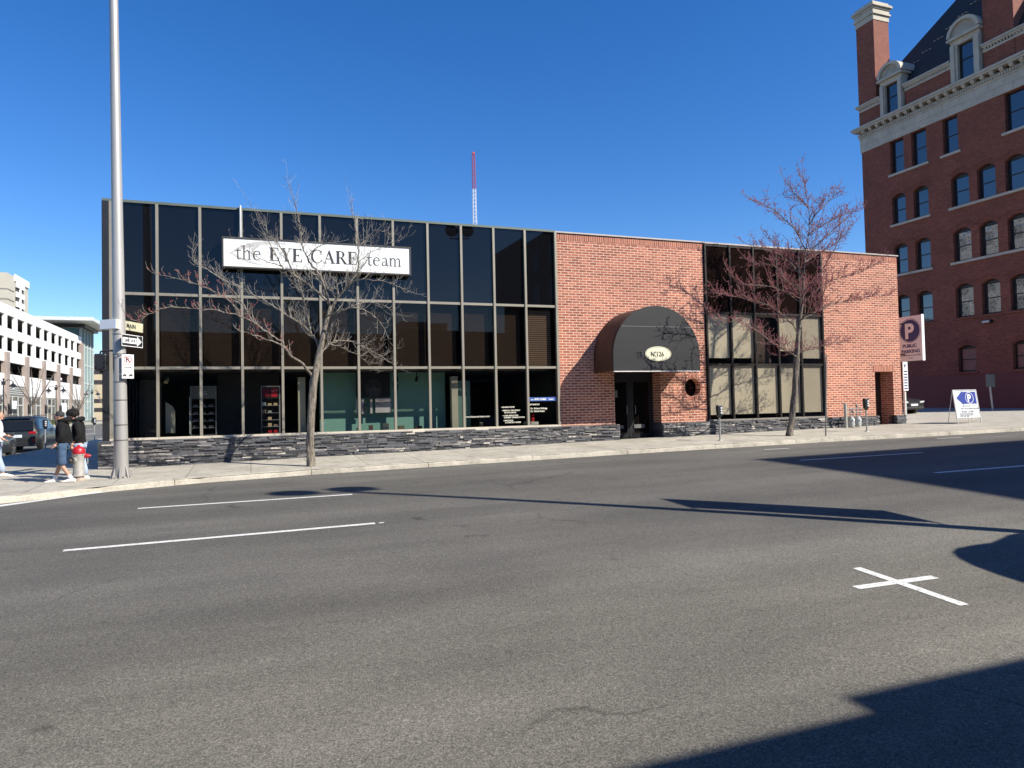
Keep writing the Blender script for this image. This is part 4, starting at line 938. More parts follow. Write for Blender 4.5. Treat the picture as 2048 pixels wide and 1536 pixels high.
holes = [seg_arch(a, b, c, d, max(r, .001)) for a, b, c, d, r, g in wins]
MB().plate([(24.0, 3.0), (40.98, 3.0), (40.98, 20.25), (24.0, 20.25)], holes, 'x', TX, TX + .42).build("side_wall", M_tb, tw)
MB().box(TX + .02, 24.0, .3, TX + .42, 40.98, 2.998).build("painted_base", M_painted, tw)
m = MB(); m.box(TX + .42, 24.0, .3, 62, 24.4, 22); m.box(TX + .42, 40.6, .3, 62, 40.98, 22); m.box(TX + .6, 24.4, .3, 61.9, 40.6, 22.0); m.build("outer_wall", M_tbx, tw)
M_pshade = surf("pinkish_blind", (0.26, 0.13, 0.10), .7)
for (y0, y1, z0, z1, r, g) in wins:
    if y1 < 28.4: continue
    fr = MB(); o = .055
    fr.plate([(y0 + .001, z0), (y1 - .001, z0), (y1 - .001, z1 - r * .2), (y0 + .001, z1 - r * .2)], [[(y0 + .17, z0 + .1), (y1 - .1, z0 + .1), (y1 - .1, z1 - r - .03), (y0 + .17, z1 - r - .03)]], 'x', TX + .24, TX + .32)
    zm = (z0 + z1 - r * .6) / 2; fr.box(TX + .25, y0 + .17, zm - .03, TX + .30, y1 - .1, zm + .03)
    f = fr.build("window", M_sash, tw)
    MB().box(TX + .29, y0 + .16, z0 + .08, TX + .30, y1 - .09, z1 - r * .3).build("pane", M_pshade if g == 2 else (G_t2 if g == 1 else G_t), f)
    if r:      # rubbed brick arch, three rings
        for q in range(3):
            mm = MB(); n = 10; e = .08 + q * .11
            pa = []; pb = []
            for i in range(n + 1):
                t = i / n; y = lerp(y0 - e * .8, y1 + e * .8, t); zz = z1 - r + (r + .02) * (1 - (2 * t - 1) ** 2)
                pa.append((y, zz + e - .04)); pb.append((y, zz + e + .035))
            mm.prism(pa + pb[::-1], 'x', TX - .02 - .006 * q, TX + .02); mm.build("arch_ring", M_tb, f)
def sill(y0, y1, z, d=.12, t=.16): MB().box(TX - d, y0, z - t, TX + .05, y1, z).build('sill', M_terra if t > .13 else M_tb, tw)
sill(35.35, 38.6, 17.78); sill(33.0, 34.45, 17.78); sill(28.4, 30.25, 17.78)
for z in (14.10, 10.44): sill(35.35, 38.6, z); sill(28.2, 34.0, z)
for y0, y1, z in ((35.4, 38.6, 6.72), (28.2, 34.0, 6.72), (32.4, 34.0, 3.13), (28.8, 30.4, 3.13)): sill(y0, y1, z, .09, .12)
# frieze, dentils, modillions, cornice, attic
m = MB()
z = 20.25; rr = random.Random(2)
for k in range(2):
    y = 24.0
    while y < 41.0:
        L = rr.uniform(.8, 1.3); m.box(TX - .06 - .015 * k, y + .006, z + .006, TX + .3, min(y + L, 41.06) - .006, z + .50); y += L
    z += .5
m.box(TX - .04, 24.0, 20.25, TX + .29, 41.02, 21.25)
m.build("frieze", M_terra, tw)
m = MB(); m.box(TX - .10, 24, 21.26, TX + .3, 41.10, 21.38)
y = 24.0
while y < 41.0: m.box(TX - .20, y, 21.39, TX + .2, y + .09, 21.55); y += .17
m.box(TX - .14, 24, 21.385, TX + .25, 41.14, 21.57); m.build("dentils", M_terra, tw)
y = 28.0
while y < 40.9: MB().loft([[(x_, y, 21.84), (x_, y + .24, 21.84), (x_, y + .24, z_), (x_, y, z_)] for x_, z_ in ((TX - .36, 21.70), (TX - .24, 21.61), (TX + .1, 21.60))]).build("modillion", M_terra, tw); y += .62
m = MB()
for a, b, c in ((.20, 21.575, 21.60), (.42, 21.84, 21.98), (.50, 21.98, 22.10), (.47, 22.10, 22.15)): m.box(TX - a, 24, b, TX + .4, 41.0 + a, c - .002)
m.build("cornice", M_terra, tw)
SEG = ((24.0, 31.28), (33.42, 37.06), (39.04, 41.0))
for ya_, yb2 in SEG: MB().box(TX + .02, ya_, 22.152, TX + .4, yb2, 23.35).build("attic_wall", M_tb, tw)
for ya_, yb2 in SEG:
    m = MB(); e = 0 if yb2 < 41 else 1
    for a, b, c in ((.06, 23.352, 23.5), (.18, 23.62, 23.74), (.26, 23.74, 23.86)): m.box(TX + .02 - a, ya_, b, TX + .4, yb2 + a * e, c - .002)
    y = ya_ + .03; m.box(TX - .02, ya_, 23.499, TX + .3, yb2, 23.621)
    while y < yb2 - .1: m.box(TX - .10, y, 23.50, TX - .021, y + .10, 23.62); y += .2
    m.build("upper_cornice", M_terra, tw)
# steep slate roof
P0 = [(TX + .1, 24, 23.86), (TX + .1, 41.0, 23.86), (62, 41, 23.86), (62, 24, 23.86)]
rp = MB(); rp.add([(44.1, 23.0, 23.86), (44.1, 41.0, 23.86), (62, 41.0, 23.86), (62, 23.0, 23.86), (49.9, 29, 32.3), (49.9, 35.2, 32.3), (56.3, 35.2, 32.3), (56.3, 29, 32.3)], [(0, 4, 5, 1), (1, 5, 6, 2), (2, 6, 7, 3), (3, 7, 4, 0), (4, 7, 6, 5)])
roof = rp.build("roof", M_slate, tw)
m = MB()
for q in range(9):
    t = .22 + q * .075; yy = 39.2 - q * 1.15 + 1.5; zz = 23.86 + 8.44 * t; xx = 44.1 + 5.8 * t
    for j in range(3):
        y_ = 36.9 - q * .62 + j * .28
        m.box(xx - .10, y_, zz, xx + .05, y_ + .14, zz + .05)
m.build("snow_guards", surf("guard_grey", (.35, .34, .32), .6), roof)
def chimney(y0, y1, x0, x1, zt, cap=True):
    c = MB(); 
    c.box(x0, y0, 22.15, x0 + .3, y1, zt); c = c.build("chimney", M_tb, tw)
    MB().box(x0 + .301, y0 - .002, 22.15, x1, y1 + .002, zt).build("stack", M_tbx, c)
    MB().box(x0 + .001, y0 - .008, 22.16, x0 + .3, y0 - .001, zt - .01).build("stack", M_tbx, c)
    if cap:
        m = MB()
        for a, b_, d_ in ((.04, 0, .42), (.14, .42, .55), (.06, .55, .85), (.12, .85, 1.0), (.24, 1.0, 1.12), (.19, 1.12, 1.22), (.04, 1.22, 1.42)): m.box(x0 - a, y0 - a, zt + b_, x1 + a, y1 + a, zt + d_ - .003)
        m.build("chimney_cap", M_terra, c)
chimney(39.5, 41.1, 44.0, 45.5, 29.9); chimney(29.3, 31.2, 43.98, 46.2, 40, False)
def dormer(yc, hw=.92, z0=22.16, zs=24.75):
    d = MB(); x = TX - .16
    d.plate([(yc - hw, z0), (yc + hw, z0), (yc + hw, zs), (yc - hw, zs)], [[(yc - .55, z0 + .1), (yc + .55, z0 + .1), (yc + .55, zs - .35), (yc - .55, zs - .35)]], 'x', x, x + .55)
    d.box(x + .551, yc - hw + .1, z0, x + 2.6, yc + hw - .1, zs); d.box(x - .10, yc - hw + .02, z0, x - .002, yc - hw + .30, zs - .3); d.box(x - .10, yc + hw - .30, z0, x - .002, yc + hw - .02, zs - .3)
    d.box(x - .22, yc - hw - .14, zs, x + .8, yc + hw + .14, zs + .14); d.box(x - .12, yc - hw - .06, zs + .141, x + .7, yc + hw + .06, zs + .24)
    n = 18
    arc = [(yc + (hw + .12) * cos(pi * i / n), zs + .24 + (hw + .02) * sin(pi * i / n)) for i in range(n + 1)]
    inn = [(yc + (hw - .10) * cos(pi * i / n), zs + .24 + (hw - .2) * sin(pi * i / n)) for i in range(n + 1)]
    d.prism(arc + inn[::-1], 'x', x - .2, x + 2.2); d.prism(inn, 'x', x - .02, x + 2.0)
    for i in range(1, 14):      # shell ribs
        a = pi * i / 14; d.add([(x - .07, yc + .1 * cos(a) + .02, zs + .26), (x - .07, yc + .1 * cos(a) - .02, zs + .26), (x - .06, yc + (hw - .16) * cos(a + .04), zs + .24 + (hw - .26) * sin(a + .04)), (x - .06, yc + (hw - .16) * cos(a - .04), zs + .24 + (hw - .26) * sin(a - .04))], [(0, 1, 2, 3)])
    d = d.build("dormer", M_terra, tw)
    f = MB(); f.plate([(yc - .549, z0 + .101), (yc + .549, z0 + .101), (yc + .549, zs - .351), (yc - .549, zs - .351)], [[(yc - .45, z0 + .2), (yc + .45, z0 + .2), (yc + .45, zs - .45), (yc - .45, zs - .45)]], 'x', x + .22, x + .3)
    zm = (z0 + zs) / 2; f.box(x + .21, yc - .45, zm - .03, x + .28, yc + .45, zm + .03); f.build("sash", M_sash, d)
    MB().box(x + .26, yc - .46, z0 + .15, x + .27, yc + .46, zs - .4).build("pane", G_t, d)
dormer(38.05); dormer(32.35, 1.0, 22.16, 25.0)
wl_ = thing("wall_lamp", "small flood light on the dark brick wall below the second window row", "light", (43.9, 31.6, 6.2))
MB().box(43.72, 31.35, 6.15, 43.99, 31.95, 6.33).build("lamp_housing", M_black, wl_); MB().box(43.70, 31.42, 6.17, 43.719, 31.88, 6.31).build("lens", surf("lens_pale", (.5, .48, .45), .4), wl_)
tag(text("wall_letters", "\u0437 P", .5, surf("faded_white", (.4, .38, .38), .6), frame((43.98, 29.6, 1.55), (0, -1, 0)), None, .004), "faded white painted mark low on the dark red wall", "painted mark")
# ================================================================ RADIO MAST
ms = thing("radio_mast", "tall red and white lattice radio mast rising behind the roof", "mast", (189, 600, 0))
def mast_part(z0, z1, col, name):
    m = MB(); zt, zb = 228, 120
    def W(z): return lerp(1.85, 1.05, (z - zb) / (zt - zb))
    cx, cy = 189.3, 600; k = int((z1 - z0) / 3.2)
    for i in range(k):
        a, b = lerp(z0, z1, i / k), lerp(z0, z1, (i + 1) / k); wa, wb = W(a), W(b)
        ca = [Vector((cx + sx_ * wa, cy + sy_ * wa, a)) for sx_, sy_ in ((-1, -1), (1, -1), (1, 1), (-1, 1))]; cb = [Vector((cx + sx_ * wb, cy + sy_ * wb, b)) for sx_, sy_ in ((-1, -1), (1, -1), (1, 1), (-1, 1))]
        for j in range(4):
            m.tube([ca[j], cb[j]], .17, 4, False); m.tube([ca[j], cb[(j + 1) % 4]], .10, 3, False); m.tube([ca[(j + 1) % 4], cb[j]], .10, 3, False)
    m.build(name, col, ms)
M_mr = surf("mast_red", (.42, .04, .05), .6); M_mw = surf("mast_white", (.8, .8, .8), .6)
mast_part(196, 227.5, M_mr, "red_section"); mast_part(162, 196, M_mw, "white_section"); mast_part(110, 162, M_mr, "red_section"); mast_part(0, 110, M_mw, "white_section")
MB().box(188.4, 599, 227.5, 190.3, 601, 229).build("top_light", M_mr, ms)
# ================================================================ PARKING GARAGE (left)
GX = -33.0
M_gw = surf("garage_white", (0.74, 0.73, 0.70), 0.8, 0.05, .3); M_gb = surf("garage_brick", (0.30, 0.245, 0.21), 0.85, 0.12, 1.2); M_gi = surf("garage_inside", (0.20, 0.19, 0.18), 0.9)
gr = thing("parking_garage", "long white parking garage with square openings and brown columns", "parking garage", (-40, 140, 0))
CY = [111.35, 121.1, 130.85, 140.6, 150.35, 160.1, 169.95]
m = MB()
m.box(GX - .35, 108, 16.4, GX, 170, 17.85); m.box(GX - .35, 108, 13.15, GX, 170, 14.45); m.box(GX - .35, 108, 9.55, GX - .001, 170, 11.15)
for a, b in zip(CY, CY[1:]):
    L = b - a
    for f0, f1 in ((-.06, .06), (.41, .56)): m.box(GX - .34, a + f0 * L, 11.15, GX - .002, a + f1 * L, 13.15); m.box(GX - .34, a + f0 * L, 14.45, GX - .002, a + f1 * L, 16.4)
    m.box(GX - .35, a, 6.2, GX - .001, b, 7.8)
    if a != CY[1]: m.box(GX - .33, a, 4.7, GX - .003, b, 6.2)
m.build("spandrel_wall", M_gw, gr)
for a in CY: MB().box(GX - .4, a - .75, -.1, GX + .3, a + .75, 10.9 if a < 168 else 16.6).build("column", M_gb, gr)
MB().box(GX - .3, CY[1] + .76, 4.7, GX - .05, CY[2] - .76, 6.19).build("louvre", stripes("louvre_grey", (.10, .10, .09), (.42, .42, .38), .3, 'z'), gr)
m = MB()
for z in (2.0, 7.4, 10.75, 14.0): m.box(-75, 108, z - (.0 if z > 3 else 2.1), GX - .36, 170, z + .25 - (0 if z > 3 else 2.3))
m.box(-75, 108, 16.9, GX - .36, 170, 17.3); m.box(-75.3, 108, 0, -75, 170, 17.8); m.box(-75, 107.7, 0, GX - .35, 108, 17.8); m.box(-75, 170, 0, GX - .35, 170.3, 17.8)
for a in CY[:-1]:
    m.box(GX - 9, a + 4.5, 4.7, GX - 8.4, a + 5.6, 16.9)
m.box(GX - 14, 108, 0, GX - 13.7, 170, 16.9)
m.build("deck", M_gi, gr)
G_shop = darkglass("garage_shopfront", (.03, .04, .045), .1, .5, .8); M_mull = surf("mullion_pale", (.45, .46, .43), .5)
for a, b in zip(CY, CY[1:]):
    m = MB(); y0, y1 = a + .76, b - .76
    for q in (0, .33, .66, .97): m.box(GX - .26, lerp(y0, y1, q), 0, GX - .10, lerp(y0, y1, q) + .18, 4.69)
    for z in (0.02, 3.2, 4.5): m.box(GX - .24, y0 + .19, z, GX - .12, y1, z + .17)
    f = m.build("shop_window", M_mull, gr)
    MB().box(GX - .22, y0, .02, GX - .2, y1, 4.69).build("pane", G_shop, f)
for a in CY[1:6]:
    o = tag(MB().lathe([(.14, 1.9), (.2, 2.3), (.2, 3.2), (.14, 3.5)], (GX + .52, a - .2, 0), 8).build("wall_lantern", M_black), "dark lantern on the %s brown garage column counted from the left" % ("first", "second", "third", "fourth", "fifth")[CY.index(a) - 1], "lantern", "lanterns on the garage columns")
tag(MB().box(GX + .32, 122.6, 2.7, GX + .4, 124.6, 3.9).build("wall_notice", M_white), "white notice in the garage window above the dark car", "sign")
tag(MB().box(GX + .32, 151.6, 2.2, GX + .4, 155.2, 3.9).build("wall_notice", M_white), "white banner notice on the garage above the head with curly hair", "sign")
# glass stair tower with flat projecting roof
st = thing("stair_tower", "teal glass stair tower with a thin flat projecting roof beyond the garage", "building", (-38, 177, 0))
G_teal = darkglass("teal_glass", (.06, .17, .18), .1, .5, .9, .05)
MB().box(-46, 171.2, 0, -33.4, 183, 20.0).build("glass_wall", G_teal, st)
m = MB()
for z in range(0, 6): m.box(-46.1, 171.1, z * 3.9 + .4, -33.3, 183.1, z * 3.9 + .75)
for y in (171.1, 174, 177, 180, 182.9): m.box(-33.39, y, .8, -33.15, y + .3, 20.0)
for x in (-45, -41, -37, -33.6): m.box(x, 171.0, 17.8, x + .25, 171.19, 20)
m.build("mullions", surf("stair_mullion", (.40, .44, .42), .5), st)
MB().box(-33.9, 170.3, 0, -33.1, 171.1, 16.8).build("column", M_gb, st)
m = MB(); m.box(-47, 170, 20.0, -32.4, 184, 20.7); m.build("soffit", M_black, st); MB().box(-56, 164, 20.702, -29.8, 186.5, 21.4).build("roof", surf("roof_pale", (.58, .60, .58), .5), st)
# tan mall beyond
ml = thing("department_store", "tan stone department store with dark bands at the end of the side street", "building", (-40, 235, 0))
M_tanst = surf("tan_stone", (.50, .42, .28), .8, .06, .4)
MB().box(-75, 236, 0, 20, 262, 18.6).build("wall", M_tanst, ml)
m = MB()
for a, b in ((13.6, 14.5), (10.6, 11.7), (5.2, 6.2), (2.6, 3.6)): m.box(-74, 235.8, a, 19, 235.99, b)
m.build("dark_band", surf("band_dark", (.035, .03, .03), .7), ml)
m = MB()
for x in range(-60, -20, 4): m.box(x, 235.6, .1, x + .25, 235.79, 9.5)
m.build("pilaster", surf("pilaster_tan", (.42, .36, .25), .8), ml)
# concrete apartment tower far away
at_ = thing("concrete_tower", "pale concrete apartment tower with recessed balconies beyond the garage", "building", (-110, 340, 0))
M_cc = surf("tower_concrete", (.47, .44, .36), .85, .08, .15); M_cw = surf("balcony_white", (.72, .72, .70), .8)
MB().box(-130, 330, 0, -89.5, 358, 58.5).build("wall", M_cc, at_)
m = MB()
for k in range(14): m.box(-130.2, 329.8, 4 * k, -89.3, 329.99, 4 * k + .35); m.box(-89.49, 330, 4 * k, -89.3, 338.5, 4 * k + .35)
m.build("floor_joint", surf("joint_grey", (.30, .28, .23), .9), at_)
m = MB(); m.box(-89.49, 340, 0, -89.35, 351, 56.5); m.build("balcony_shade_sheet", surf("recess_shade_dark", (.05, .05, .05), .8), at_)  # dark sheet on the flat wall paints in the balconies' shaded voids
for k in range(15): MB().box(-89.49, 340, 4 * k - 1.6, -88.9, 351, 4 * k + .6).build("balcony", M_cw, at_)
MB().box(-89.48, 344.8, 0, -88.85, 346.2, 56.5).build("pier", M_cw, at_); MB().box(-89.49, 338.5, 56.6, -89.0, 358, 59.4).build("parapet", M_cw, at_)
# street lamps with two pendants
def pendant_lamp(x, y, lab, h=6.3):
    o = thing("street_lamp", lab, "street lamp", (x, y, .02), "two armed lamps along the side street")
    m = MB(); m.tube([(x, y, 0), (x, y, .8), (x, y, .81), (x, y, h)], [.16, .13, .08, .07], 8); m.tube([(x - 1.0, y, h - .25), (x - .5, y, h - .05), (x, y, h - .35), (x + .5, y, h - .05), (x + 1.0, y, h - .25)], .045, 6); m.ball((x, y, h), .13, n=8, m=5); m.box(x - .2, y - .12, h - .7, x + .2, y + .12, h - .3)
    m.build("lamp_post", M_black, o)
    for s_ in (-1, 1):
        c = (x + s_ * 1.0, y, 0)
        hd = MB().lathe([(.05, h - .25), (.08, h - .5), (.46, h - .85), (.40, h - .92)], c, 12).build("pendant", M_black, o); MB().ball((c[0], c[1], h - 1.08), .2, .2, .25, 10, 6).build("globe", surf("globe_pale", (.6, .6, .58), .3), hd)
pendant_lamp(-28.6, 129.3, "two armed black street lamp in front of the garage columns"); pendant_lamp(-28.6, 156.3, "two armed black street lamp in front of the tan store", 6.35)
pendant_lamp(-28.6, 104.0, "two armed black street lamp cut by the left edge of the photo", 6.2)
hd_ = MB(); rr = random.Random(4)
for i in range(2600):
    x = rr.uniform(-30.4, -29.4); y = rr.uniform(118, 150); z = rr.uniform(.1, .85); a = rr.uniform(0, 6.28); s_ = .16
    hd_.add([(x, y, z), (x + s_ * cos(a), y + s_ * sin(a), z + rr.uniform(-.06, .1)), (x + s_ * .5, y - s_ * .3, z + s_ * .7)], [(0, 1, 2)])
tag(hd_.build("hedge", surf("hedge_green", (.10, .115, .035), .8, .3, 3), fixn=False), "low olive hedge along the far sidewalk before the garage", "hedge", None, "stuff")
# ================================================================ CARS
M_tyre = surf("tyre", (.018, .018, .018), .8); M_rim = surf("alloy", (.30, .30, .30), .3, .1, 4, .8); G_car = darkglass("car_glass", (.010, .011, .012), .03, .5, .35, .02, 0.3)
M_tail = surf("tail_red", (.38, .01, .015), .2); M_head = surf("head_clear", (.6, .62, .62), .12); M_plate = surf("plate_white", (.62, .68, .72), .4); M_trim = surf("car_trim", (.015, .015, .016), .5); M_chrome = surf("chrome", (.6, .6, .6), .15, .03, 3, 1.0)
def paintmat(name, col, coat=.9):
    m, t, b = _nt(name); b.inputs["Base Color"].default_value = (*col, 1); b.inputs["Roughness"].default_value = .42; b.inputs["Metallic"].default_value = .05; b.inputs["Coat Weight"].default_value = coat; b.inputs["Coat Roughness"].default_value = .03; return m
def car(name, label, loc, rz, paint_, suv=True, cat="car", L=4.6, W=1.86, Hh=1.66, grp=None, plate=None):
    """local: +y is the front, origin at the ground under the middle"""
    o = thing(name, label, cat, (0, 0, 0), grp)
    hl = L / 2; w_ = W / 2; belt = .98 if suv else .86
    # stations: y, bottom, belt z, roof z, half width, roof half width
    if suv: ST = [(-hl, .42, .90, .92, .80, .70), (-hl + .05, .34, .96, 1.02, .88, .72), (-hl + .22, .30, 1.00, 1.45, .92, .66), (-hl + .42, .28, 1.02, Hh - .06, .93, .64), (-hl + .8, .26, 1.01, Hh, .93, .66), (-.3, .26, .99, Hh, .93, .67), (.35, .26, .97, Hh - .05, .93, .66), (.75, .26, .97, Hh - .2, .93, .64), (1.25, .26, .98, 1.08, .92, .72), (1.7, .28, .92, .99, .91, .74), (hl - .22, .30, .84, .88, .88, .72), (hl - .03, .36, .72, .74, .78, .66)]
    else: ST = [(-hl, .40, .80, .82, .76, .66), (-hl + .08, .32, .88, .98, .86, .70), (-hl + .5, .28, .92, 1.04, .91, .68), (-hl + .95, .26, .92, 1.26, .92, .60), (-hl + 1.5, .25, .91, Hh - .03, .92, .60), (-.2, .24, .90, Hh, .92, .61), (.3, .24, .89, Hh - .06, .92, .60), (.75, .24, .88, 1.18, .92, .62), (1.15, .25, .88, .95, .91, .70), (1.6, .26, .83, .89, .90, .72), (hl - .22, .28, .74, .79, .87, .70), (hl - .02, .34, .62, .64, .76, .62)]
    k = W / 1.86
    rings = []
    for (y, zb, zk, zr, hw, rw) in ST:
        hw *= k; rw *= k
        side = [(hw * .90, zb), (hw * .99, zb + .12), (hw, (zb + zk) / 2), (hw * .985, zk - .04), (hw * .95, zk), (lerp(hw * .95, rw, .85), lerp(zk, zr, .88)), (rw * .86, zr - .005), (rw * .5, zr + .02)]
        rings.append([(x, y, z) for x, z in side] + [(-x, y, z) for x, z in reversed(side)])
    body = MB().loft(rings).build("body", paint_, o, smooth=True)
    # side glass: quads between stations just proud of the shell
    def sidept(i, f, s_):
        y, zb, zk, zr, hw, rw = ST[i]; hw *= k; rw *= k
        return (s_ * (lerp(hw * .95, lerp(hw * .95, rw, .85), f / .88) + .008), y, lerp(zk, zr, f))
    idx = range(2, 8) if suv else range(3, 7)
    for s_ in (-1, 1):
        g = MB(); ii = list(idx)
        for a, b in zip(ii, ii[1:]): g.quad(sidept(a, .10, s_), sidept(b, .10, s_), sidept(b, .80, s_), sidept(a, .80, s_))
        g.build("side_window", G_car, body, fixn=False)
        m_ = MB()
        for yy in ((-.75, .30) if suv else (-.62, .42)): m_.box(s_ * (w_ * .955), yy - .03, belt + .02, s_ * (w_ * .80), yy + .03, Hh - .12)
        mi = MB().loft([[(s_ * (w_ + q), .78 + yy, zz) for yy, zz in ((-.06, belt + .02), (.06, belt + .02), (.05, belt + .17), (-.05, belt + .17))] for q in (-.02, .08, .19)]).build("mirror", paint_, o, bevel=.02)
        for yy in ((-.35, .0) if suv else (-.3, .0)): MB().box(s_ * (w_ + .002), -1.0 + (yy + .35) * 2.9, .80, s_ * (w_ + .03), -.84 + (yy + .35) * 2.9, .835).build("door_handle", M_chrome, body)
        MB().box(s_ * (w_ * .93), -1.0, .24, s_ * (w_ + .012), 1.0, .36).build("sill_trim", M_trim, body)
    def across(i, j, f0, f1, name, mat_, inset=.90, lift=.012):
        a, b = ST[i], ST[j]; za, zb2 = a[3], b[3]
        d = Vector((0, b[0] - a[0], zb2 - za)); nrm = Vector((0, -d.z, d.y)).normalized() if d.y > 0 else Vector((0, -d.z, d.y)).normalized()
        if nrm.z < 0: nrm = -nrm
        pts_ = []
        for f, sgn in ((f0, -1), (f0, 1), (f1, 1), (f1, -1)):
            p = Vector((sgn * lerp(a[5], b[5], f) * k * inset, lerp(a[0], b[0], f), lerp(za, zb2, f) + .02)) + nrm * lift; pts_.append(p)
        return MB().quad(*pts_).build(name, mat_, body, fixn=False)
    if suv:
        m = MB(); m.loft([[(x * .84 * k, -hl + q + .028 - .05, zz) for x, zz in ((-.86, .0 + 1.02), (.86, 1.02))] + [(.76 * k * .84 * 1.05, -hl + .23 + q - .05, 1.46), (-.76 * k * .84 * 1.05, -hl + .23 + q - .05, 1.46)] for q in (0, .03)]); m.build("rear_window", G_car, body)
        MB().box(-.60, -hl + .30, Hh - .03, .60, -hl + .12, Hh + .01).build("spoiler", paint_, body, bevel=.01)
    else: across(2, 4, .12, .9, "rear_window", G_car)
    across(8, 7, .06, .98, "windscreen", G_car) if suv else across(8, 6, .08, .92, "windscreen", G_car)
    if suv: across(7, 6, .0, .9, "windscreen", G_car)
    for s_ in (-1, 1):
        MB().loft([[(s_ * x * k, y, z) for x, z in ((.52, .88 + zo), (.80, .86 + zo), (.84, .98 + zo), (.55, .97 + zo))] for y, zo in ((-hl - .012, 0), (-hl + .14, .0))]).build("tail_light", M_tail, body)
        MB().box(s_ * .66 * k, -hl - .01, .52, s_ * .80 * k, -hl + .05, .62).build("reflector", M_tail, body)
        MB().loft([[(s_ * x * k, y, z) for x, z in ((.45, .60), (.74, .64), (.78, .72), (.46, .70))] for y in (hl + .012, hl - .12)]).build("headlight", M_head, body)
    MB().box(-.26, -hl - .014, .70, .26, -hl + .02, .83).build("number_plate", M_plate, body)
    MB().box(-.82 * k, -hl - .03, .30, .82 * k, -hl + .06, .50).build("rear_bumper", M_trim, body, bevel=.02)
    MB().box(-.42, hl - .05, .42, .42, hl + .018, .60).build("grille", M_trim, body, bevel=.01); MB().box(-.26, hl + .01, .44, .26, hl + .03, .56).build("number_plate", M_plate, body); MB().box(-.75 * k, hl - .10, .24, .75 * k, hl + .0, .38).build("front_bumper", M_trim, body, bevel=.02)
    if suv:
        for s_ in (-1, 1): MB().tube([(s_ * .62 * k, -hl + .5, Hh - .0), (s_ * .62 * k, -hl + .55, Hh + .045), (s_ * .62 * k, .2, Hh + .05), (s_ * .62 * k, .3, Hh)], .018, 6).build("roof_rail", M_trim, body)
    wr = .36 if suv else .33
    for s_ in (-1, 1):
        for yy in (-hl + .88, hl - .90):
            MB().lathe([(wr + .055, w_ - .18), (wr + .055, w_ + .004)], (0, 0, 0), 24, 'x').xf(Matrix.Translation((0, yy, wr)) @ Matrix.Diagonal((s_, 1, 1, 1))).build("wheel_arch", M_trim, body)
            t_ = MB().lathe([(wr - .04, w_ - .21), (wr, w_ - .19), (wr, w_ + .0), (wr - .03, w_ + .02), (wr - .09, w_ + .022)], (0, 0, 0), 24, 'x').xf(Matrix.Translation((0, yy, wr)) @ Matrix.Diagonal((s_, 1, 1, 1))).build("wheel", M_tyre, o, smooth=True)
            r_ = MB()
            for q in range(5):
                a = 2 * pi * q / 5 + .3; r_.prism([(yy + c_ * cos(a) - d_ * sin(a), wr + c_ * sin(a) + d_ * cos(a)) for c_, d_ in ((.03, -.045), (wr - .09, -.025), (wr - .09, .025), (.03, .045))], 'x', s_ * (w_ + .022), s_ * (w_ + .034))
            r_.lathe([(.06, 0), (.06, .03)], (s_ * (w_ + .01), yy, wr), 12, 'x'); r_.build("rim", M_rim, t_)
    o.location = loc; o.rotation_euler = (0, 0, rz); return o
car("parked_suv", "dark grey sport utility car seen from behind in the side street", (-10.05, 40.55, -.115), 0, paintmat("suv_paint", (.020, .022, .021), .25), True, "car", 4.7, 1.82, 1.66)
car("parked_sedan", "dark blue grey car with alloy wheel cut off at the left edge", (-10.1, 33.25, -.12), 0, paintmat("sedan_paint", (.035, .038, .042), .3), False, "car", 4.6, 1.82, 1.42)
car("black_car", "black car facing the street behind the parking sign post", (35.0, 32.0, lot_z(35, 30.5)), pi, paintmat("black_paint", (.014, .014, .016)), False, "car", 4.7, 1.86, 1.44)
car("white_car", "white car showing above the garage wall on the third level", (-35.8, 155.2, 7.76), radians(90), paintmat("white_paint", (.75, .75, .75)), False, "car", 4.6, 1.8, 1.5)
# ================================================================ PEOPLE
M_skin = surf("skin", (.46, .25, .17), .55, .06, 6); M_hood = surf("black_cotton", (.012, .012, .013), .9, .3, 8, bump=.5, bscale=18, spec=.2); M_hair = surf("black_hair", (.008, .007, .006), .7, .4, 30, bump=1, bscale=60)
M_den = surf("blue_denim", (.045, .085, .15), .85, .3, 9, bump=.4, bscale=30); M_lden = surf("pale_denim", (.33, .40, .52), .85, .2, 9); M_sock = surf("white_cotton", (.72, .70, .68), .85, .06, 8); M_shoe = surf("white_shoe", (.74, .69, .64), .5, .05, 8)
def skinned(name, nodes, edges, mat_, parent, extra=None, sub=1):
    """one continuous surface grown round a posed skeleton"""
    keys = list(nodes); me = bpy.data.meshes.new(name); me.from_pydata([nodes[k][0] for k in keys], [(keys.index(a), keys.index(b)) for a, b in edges], [])
    o = bpy.data.objects.new(name, me); COL.objects.link(o); sk = o.modifiers.new("skin", 'SKIN'); sk.use_smooth_shade = True
    for i, k in enumerate(keys):
        r = nodes[k][1]; me.skin_vertices[0].data[i].radius = (r, r) if isinstance(r, (int, float)) else r
    me.skin_vertices[0].data[0].use_root = True
    sb = o.modifiers.new("sub", 'SUBSURF'); sb.levels = sub; sb.render_levels = sub
    dg = bpy.context.evaluated_depsgraph_get(); m2 = bpy.data.meshes.new_from_object(o.evaluated_get(dg)); bpy.data.objects.remove(o); bpy.data.meshes.remove(me)
    m2.name = name; vs = [tuple(v.co) for v in m2.vertices]; fs = [tuple(p.vertices) for p in m2.polygons]
    mb = MB(); mb.add(vs, fs)
    if extra: extra(mb)
    return mb.build(name, mat_, parent, smooth='all')
